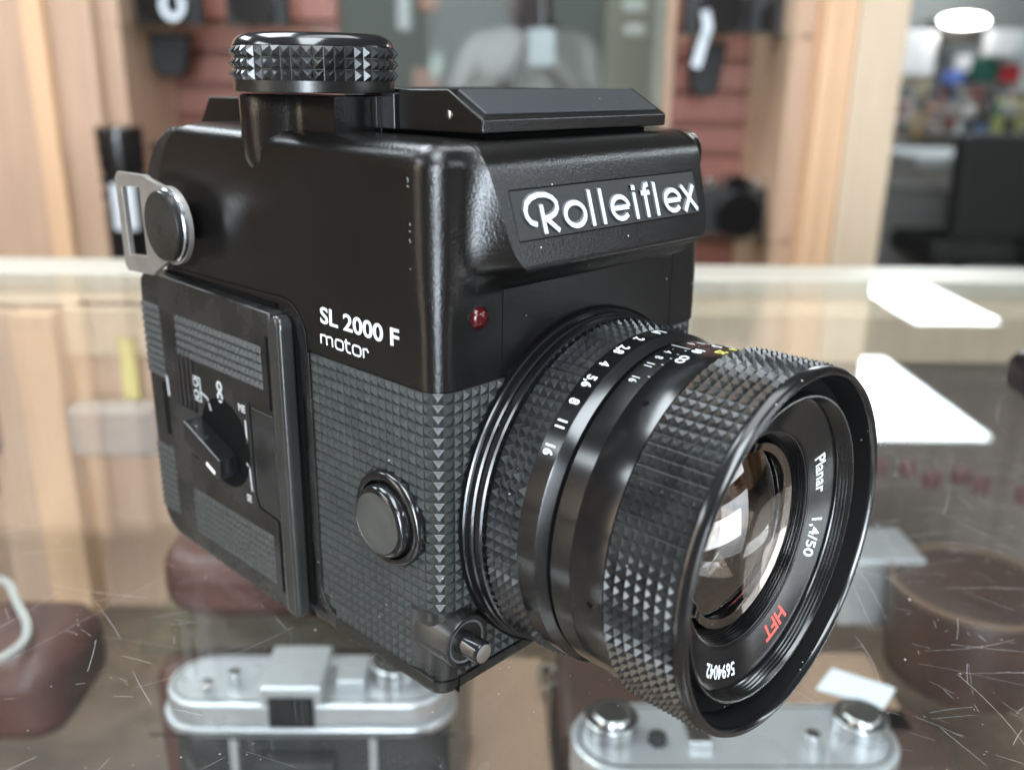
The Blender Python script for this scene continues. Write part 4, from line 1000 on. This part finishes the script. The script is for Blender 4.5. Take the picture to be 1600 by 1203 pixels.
# ---- person built behind the pane in place of a mirror reflection
def person():
    t = thing('person', 'person in a light grey shirt holding something up, behind the glass pane in place of a mirror reflection', 'person', T(150, 2900, -960))
    J = {'pelvis': (125, 2900, -230), 'belly': (125, 2900, -70), 'chest': (125, 2895, 105), 'neck': (125, 2890, 232), 'headb': (122, 2880, 290), 'headt': (120, 2875, 385),
         'ls': (-45, 2895, 175), 'rs': (295, 2895, 175), 'le': (-105, 2860, -30), 're': (355, 2860, -30), 'lh': (75, 2720, 150), 'rh': (175, 2720, 150), 'lfi': (90, 2700, 215), 'rfi': (150, 2700, 215),
         'lhip': (35, 2900, -290), 'rhip': (215, 2900, -290), 'lk': (25, 2880, -600), 'rk': (225, 2880, -600), 'lf': (20, 2900, -925), 'rf': (230, 2900, -925), 'lt': (15, 2760, -935), 'rt': (235, 2760, -935)}
    R_ = {'pelvis': 135, 'belly': 120, 'chest': 135, 'neck': 52, 'headb': 72, 'headt': 76, 'ls': 62, 'rs': 62, 'le': 44, 're': 44, 'lh': 30, 'rh': 30, 'lfi': 22, 'rfi': 22, 'lhip': 85, 'rhip': 85, 'lk': 58, 'rk': 58, 'lf': 42, 'rf': 42, 'lt': 34, 'rt': 34}
    E = [('pelvis', 'belly'), ('belly', 'chest'), ('chest', 'neck'), ('neck', 'headb'), ('headb', 'headt'), ('chest', 'ls'), ('chest', 'rs'), ('ls', 'le'), ('rs', 're'), ('le', 'lh'), ('re', 'rh'), ('lh', 'lfi'), ('rh', 'rfi'),
         ('pelvis', 'lhip'), ('pelvis', 'rhip'), ('lhip', 'lk'), ('rhip', 'rk'), ('lk', 'lf'), ('rk', 'rf'), ('lf', 'lt'), ('rf', 'rt')]
    base = rootloc(t); ks = list(J); me = bpy.data.meshes.new('body')
    me.from_pydata([tuple(T(*J[k]) * MM - base) for k in ks], [(ks.index(a), ks.index(b)) for a, b in E], [])
    o = bpy.data.objects.new('body', me); C.objects.link(o); o.parent = t
    sk = o.modifiers.new('s', 'SKIN'); sk.use_smooth_shade = True
    for i, k in enumerate(ks): o.data.skin_vertices[0].data[i].radius = (R_[k] * MM, R_[k] * MM)
    o.data.skin_vertices[0].data[0].use_root = True
    su = o.modifiers.new('u', 'SUBSURF'); su.levels = 2; su.render_levels = 2
    # cloth / skin by height on the body
    m = bpy.data.materials.new('shirt_and_skin'); m.use_nodes = True; N = m.node_tree.nodes; L = m.node_tree.links; b = N['Principled BSDF']; b.inputs['Roughness'].default_value = .8
    tc = N.new('ShaderNodeTexCoord'); sp = N.new('ShaderNodeSeparateXYZ'); L.new(tc.outputs['Object'], sp.inputs[0])
    r1 = N.new('ShaderNodeMath'); r1.operation = 'GREATER_THAN'; r1.inputs[1].default_value = 1.205; L.new(sp.outputs[2], r1.inputs[0])
    r2 = N.new('ShaderNodeMath'); r2.operation = 'LESS_THAN'; r2.inputs[1].default_value = .76; L.new(sp.outputs[2], r2.inputs[0])
    mx = N.new('ShaderNodeMix'); mx.data_type = 'RGBA'; mx.inputs[6].default_value = (.50, .49, .47, 1); mx.inputs[7].default_value = (.16, .09, .065, 1); L.new(r1.outputs[0], mx.inputs[0])
    mx2 = N.new('ShaderNodeMix'); mx2.data_type = 'RGBA'; mx2.inputs[7].default_value = (.03, .035, .05, 1); L.new(mx.outputs[2], mx2.inputs[6]); L.new(r2.outputs[0], mx2.inputs[0])
    L.new(mx2.outputs[2], b.inputs['Base Color']); me.materials.append(m)
    hb = NB(); bmesh.ops.create_icosphere(hb, subdivisions=3, radius=1)
    c0 = T(120, 2890, 385)
    for v in hb.verts:
        v.co = c0 + Vector((v.co.x * 92, v.co.y * 96, v.co.z * 92 * (1 if v.co.z > 0 else .5)))
    obj('hair', hb, colm('dark_hair', (.012, .01, .009)), t, smooth=80)
person()
bm = NB(); tbox(bm, 78, 162, 2672, 2690, 225, 330); o = obj('dark_phone', bm, colm('phone_black', (.05, .03, .03)), None, loc=T(120, 2680, 225), bevel=8); tag(o, 'dark phone held up in front of the blurred person', 'phone')
bm = NB(); tbox(bm, 55, 88, 1120, 1123, 118, 163); o = obj('price_tag', bm, 'paper', None, loc=T(71, 1120, 118), bevel=2); tag(o, 'white tag hanging behind the glass pane beside the person', 'tag')
bm = NB(); prism(bm, [(70.6, 162), (72.2, 162), (72.2, 420), (70.6, 420)], 1121, 1122, lambda a, b, h: T(a, h, b)); obj('tag_string', bm, 'paper', o)
M['greypartition'] = mat('grey_green_partition', (.24, .26, .24), .7, var=(.22, .24, .22), vscale=2)
bm = NB(); tbox(bm, -1100, 900, 3500, 3560, -960, 1100); o = obj('partition_wall', bm, 'greypartition', None, loc=T(0, 3500, -960)); tag(o, 'grey partition standing far behind the person', 'partition')
back_items = [('shelf_box', 'white upright box left of the person, behind the knurled knob', -236, -200, 205, 320, (.62, .65, .66), 2400),
 ('shelf_box', 'salmon box near the top left behind the pane', -185, -135, 255, 330, (.50, .27, .20), 2440),
 ('shelf_box', 'pinkish box left of the person at elbow height', -200, -120, 50, 118, (.42, .27, .23), 2400),
 ('shelf_box', 'small pale green box between knurled knob and person', -150, -118, 95, 150, (.45, .52, .46), 2350),
 ('shelf_box', 'olive grey cupboard right of the person', 330, 600, -300, 420, (.30, .29, .23), 2700),
 ('shelf_box', 'upper small white box on the olive cupboard', 340, 398, 258, 292, (.66, .67, .63), 2390),
 ('shelf_box', 'lower small white box on the olive cupboard', 346, 398, 202, 232, (.66, .67, .63), 2390),
 ('shelf_box', 'tall pale strip beside the right edge of the pane', 426, 462, 20, 330, (.50, .50, .44), 2400),
 ('shelf_box', 'dark brown counter in front of the person', -60, 330, -400, 40, (.07, .05, .045), 2250)]
for n, lb, u0, u1, z0, z1, c, v in back_items: room(n, 0, colm(lb[:40].replace(' ', '_'), c), lb, 'box', u0, u1, z0, z1, v, 50)

# ---- ceiling with light troffers (two that the glass mirrors, the others added for light)
M['tube'] = mat('lit_diffuser', (.9, .9, .9), .5, emis=(.86, .95, 1.), estr=14)
M['frame'] = mat('white_frame', (.6, .6, .6), .5)
def troffer(cu, cv, label, lu=600, lv=1300, z=1500, group=None):
    t = thing('ceiling_light', label, 'lamp', T(cu, cv, z), group)
    bm = NB(); tbox(bm, cu - lu / 2, cu + lu / 2, cv - lv / 2, cv + lv / 2, z, z + 12); obj('diffuser', bm, 'tube', t)
    bm = NB(); 
    for (a, b, c_, d) in ((-lu / 2 - 30, -lu / 2 - 2, -lv / 2 - 30, lv / 2 + 30), (lu / 2 + 2, lu / 2 + 30, -lv / 2 - 30, lv / 2 + 30), (-lu / 2, lu / 2, -lv / 2 - 30, -lv / 2 - 2), (-lu / 2, lu / 2, lv / 2 + 2, lv / 2 + 30)):
        tbox(bm, cu + a, cu + b, cv + c_, cv + d, z - 4, z + 12)
    obj('frame', bm, 'frame', t)
troffer(3290, 6760, 'far ceiling light panel mirrored as the upper white patch in the glass')
troffer(2090, 4560, 'nearer ceiling light panel mirrored in the glass beside the lens rim')
for (u, v) in ((-720, 720), (-1900, 1500), (0, -900), (2400, -1300), (-2200, -700), (2950, 950), (500, -2600)):  # unseen panels added for light and for highlights on the camera
    troffer(u, v, 'unseen white ceiling light panel added above the shop for its light', group='added ceiling light panels above the shop')
for (u0, u1, v0, v1) in ((-4400, 14000, -3600, 8000),):
    bm = NB(); tbox(bm, u0, u1, v0, v1, 1516, 1560); struct('ceiling', bm, 'ceil')

# ================================================================== WORLD, LAMPS, CAMERA
w = bpy.data.worlds.new('World'); sc.world = w; w.use_nodes = True
nt = w.node_tree; bg = nt.nodes['Background']
tcw = nt.nodes.new('ShaderNodeTexCoord'); mpw = nt.nodes.new('ShaderNodeMapping'); mpw.inputs['Scale'].default_value = (3.2, 3.2, 1.3)
nw = nt.nodes.new('ShaderNodeTexNoise'); nw.inputs['Scale'].default_value = 1.4; nw.inputs['Detail'].default_value = 3
cr = nt.nodes.new('ShaderNodeValToRGB'); e = cr.color_ramp.elements  # made-up brown and cream patches for shiny surfaces to reflect
e[0].position = .30; e[0].color = (.03, .027, .025, 1); e[1].position = .72; e[1].color = (1.0, .98, .94, 1)
for p_, c_ in ((.42, (.10, .07, .05, 1)), (.50, (.30, .18, .11, 1)), (.56, (.62, .40, .25, 1)), (.62, (.30, .27, .25, 1))):
    q_ = e.new(p_); q_.color = c_
nt.links.new(tcw.outputs['Generated'], mpw.inputs[0]); nt.links.new(mpw.outputs[0], nw.inputs['Vector']); nt.links.new(nw.outputs['Fac'], cr.inputs[0]); nt.links.new(cr.outputs[0], bg.inputs[0])
bg.inputs[1].default_value = .55
def area(name, loc, tgt, sx, sy, power, col):
    l = bpy.data.lights.new(name, 'AREA'); l.shape = 'RECTANGLE'; l.size = sx; l.size_y = sy; l.energy = power; l.color = col
    o = bpy.data.objects.new(name, l); C.objects.link(o); o.location = loc
    o.rotation_euler = (Vector(tgt) - Vector(loc)).to_track_quat('-Z', 'Y').to_euler(); return o
area('added_front_light', (-1.45, -1.4, .42), (.04, 0, .06), 1.3, 1.3, 15, (.78, .89, 1.))  # broad cool light added behind the viewer for the corner highlight
area('added_front_light', (-1.30, -1.2, .30), (.04, 0, .08), .36, .9, 36, (.80, .90, 1.))  # narrow strip light added to brighten the housing corner
area('added_front_light', (1.1, -1.5, .5), (.04, 0, .05), .7, .8, 7, (.85, .92, 1.))  # unseen cool light added at the front right for the hood
cl = Vector((105, -230, -22)) * MM
area('added_low_light', tuple(cl), (.04, 0, .09), .16, .05, .17, (.9, .95, 1.))  # unseen lamp added below the glass to brighten the hood face
area('added_warm_light', (-1.6, .7, .5), (.04, .04, .05), .6, .9, 7, (1., .86, .68))  # unseen warm light added on the left
area('added_top_light', (.3, .1, 1.3), (.04, .04, .05), .5, 1.0, 8, (.92, .96, 1.))  # unseen soft light added overhead for highlights

cd = bpy.data.cameras.new('Camera'); co = bpy.data.objects.new('Camera', cd); C.objects.link(co); sc.camera = co
co.location = (-.09484931, -.10700972, .10972188)
co.rotation_mode = 'XYZ'; co.rotation_euler = (math.radians(71.43270541), math.radians(-.8443335), math.radians(-46.12921511))
cd.sensor_width = 36; cd.lens = 1452.158 / 1600 * 36; cd.clip_start = .01; cd.clip_end = 60
cd.dof.use_dof = True; cd.dof.focus_distance = .166; cd.dof.aperture_fstop = 12.5; cd.dof.aperture_blades = 0
vs = sc.view_settings; vs.view_transform = 'Standard'; vs.look = 'None'; vs.exposure = 0; vs.gamma = 1
sc.display_settings.display_device = 'sRGB'
sc.cycles.max_bounces = 12; sc.cycles.transparent_max_bounces = 16; sc.cycles.use_denoising = True
sc.cycles.sample_clamp_indirect = 6
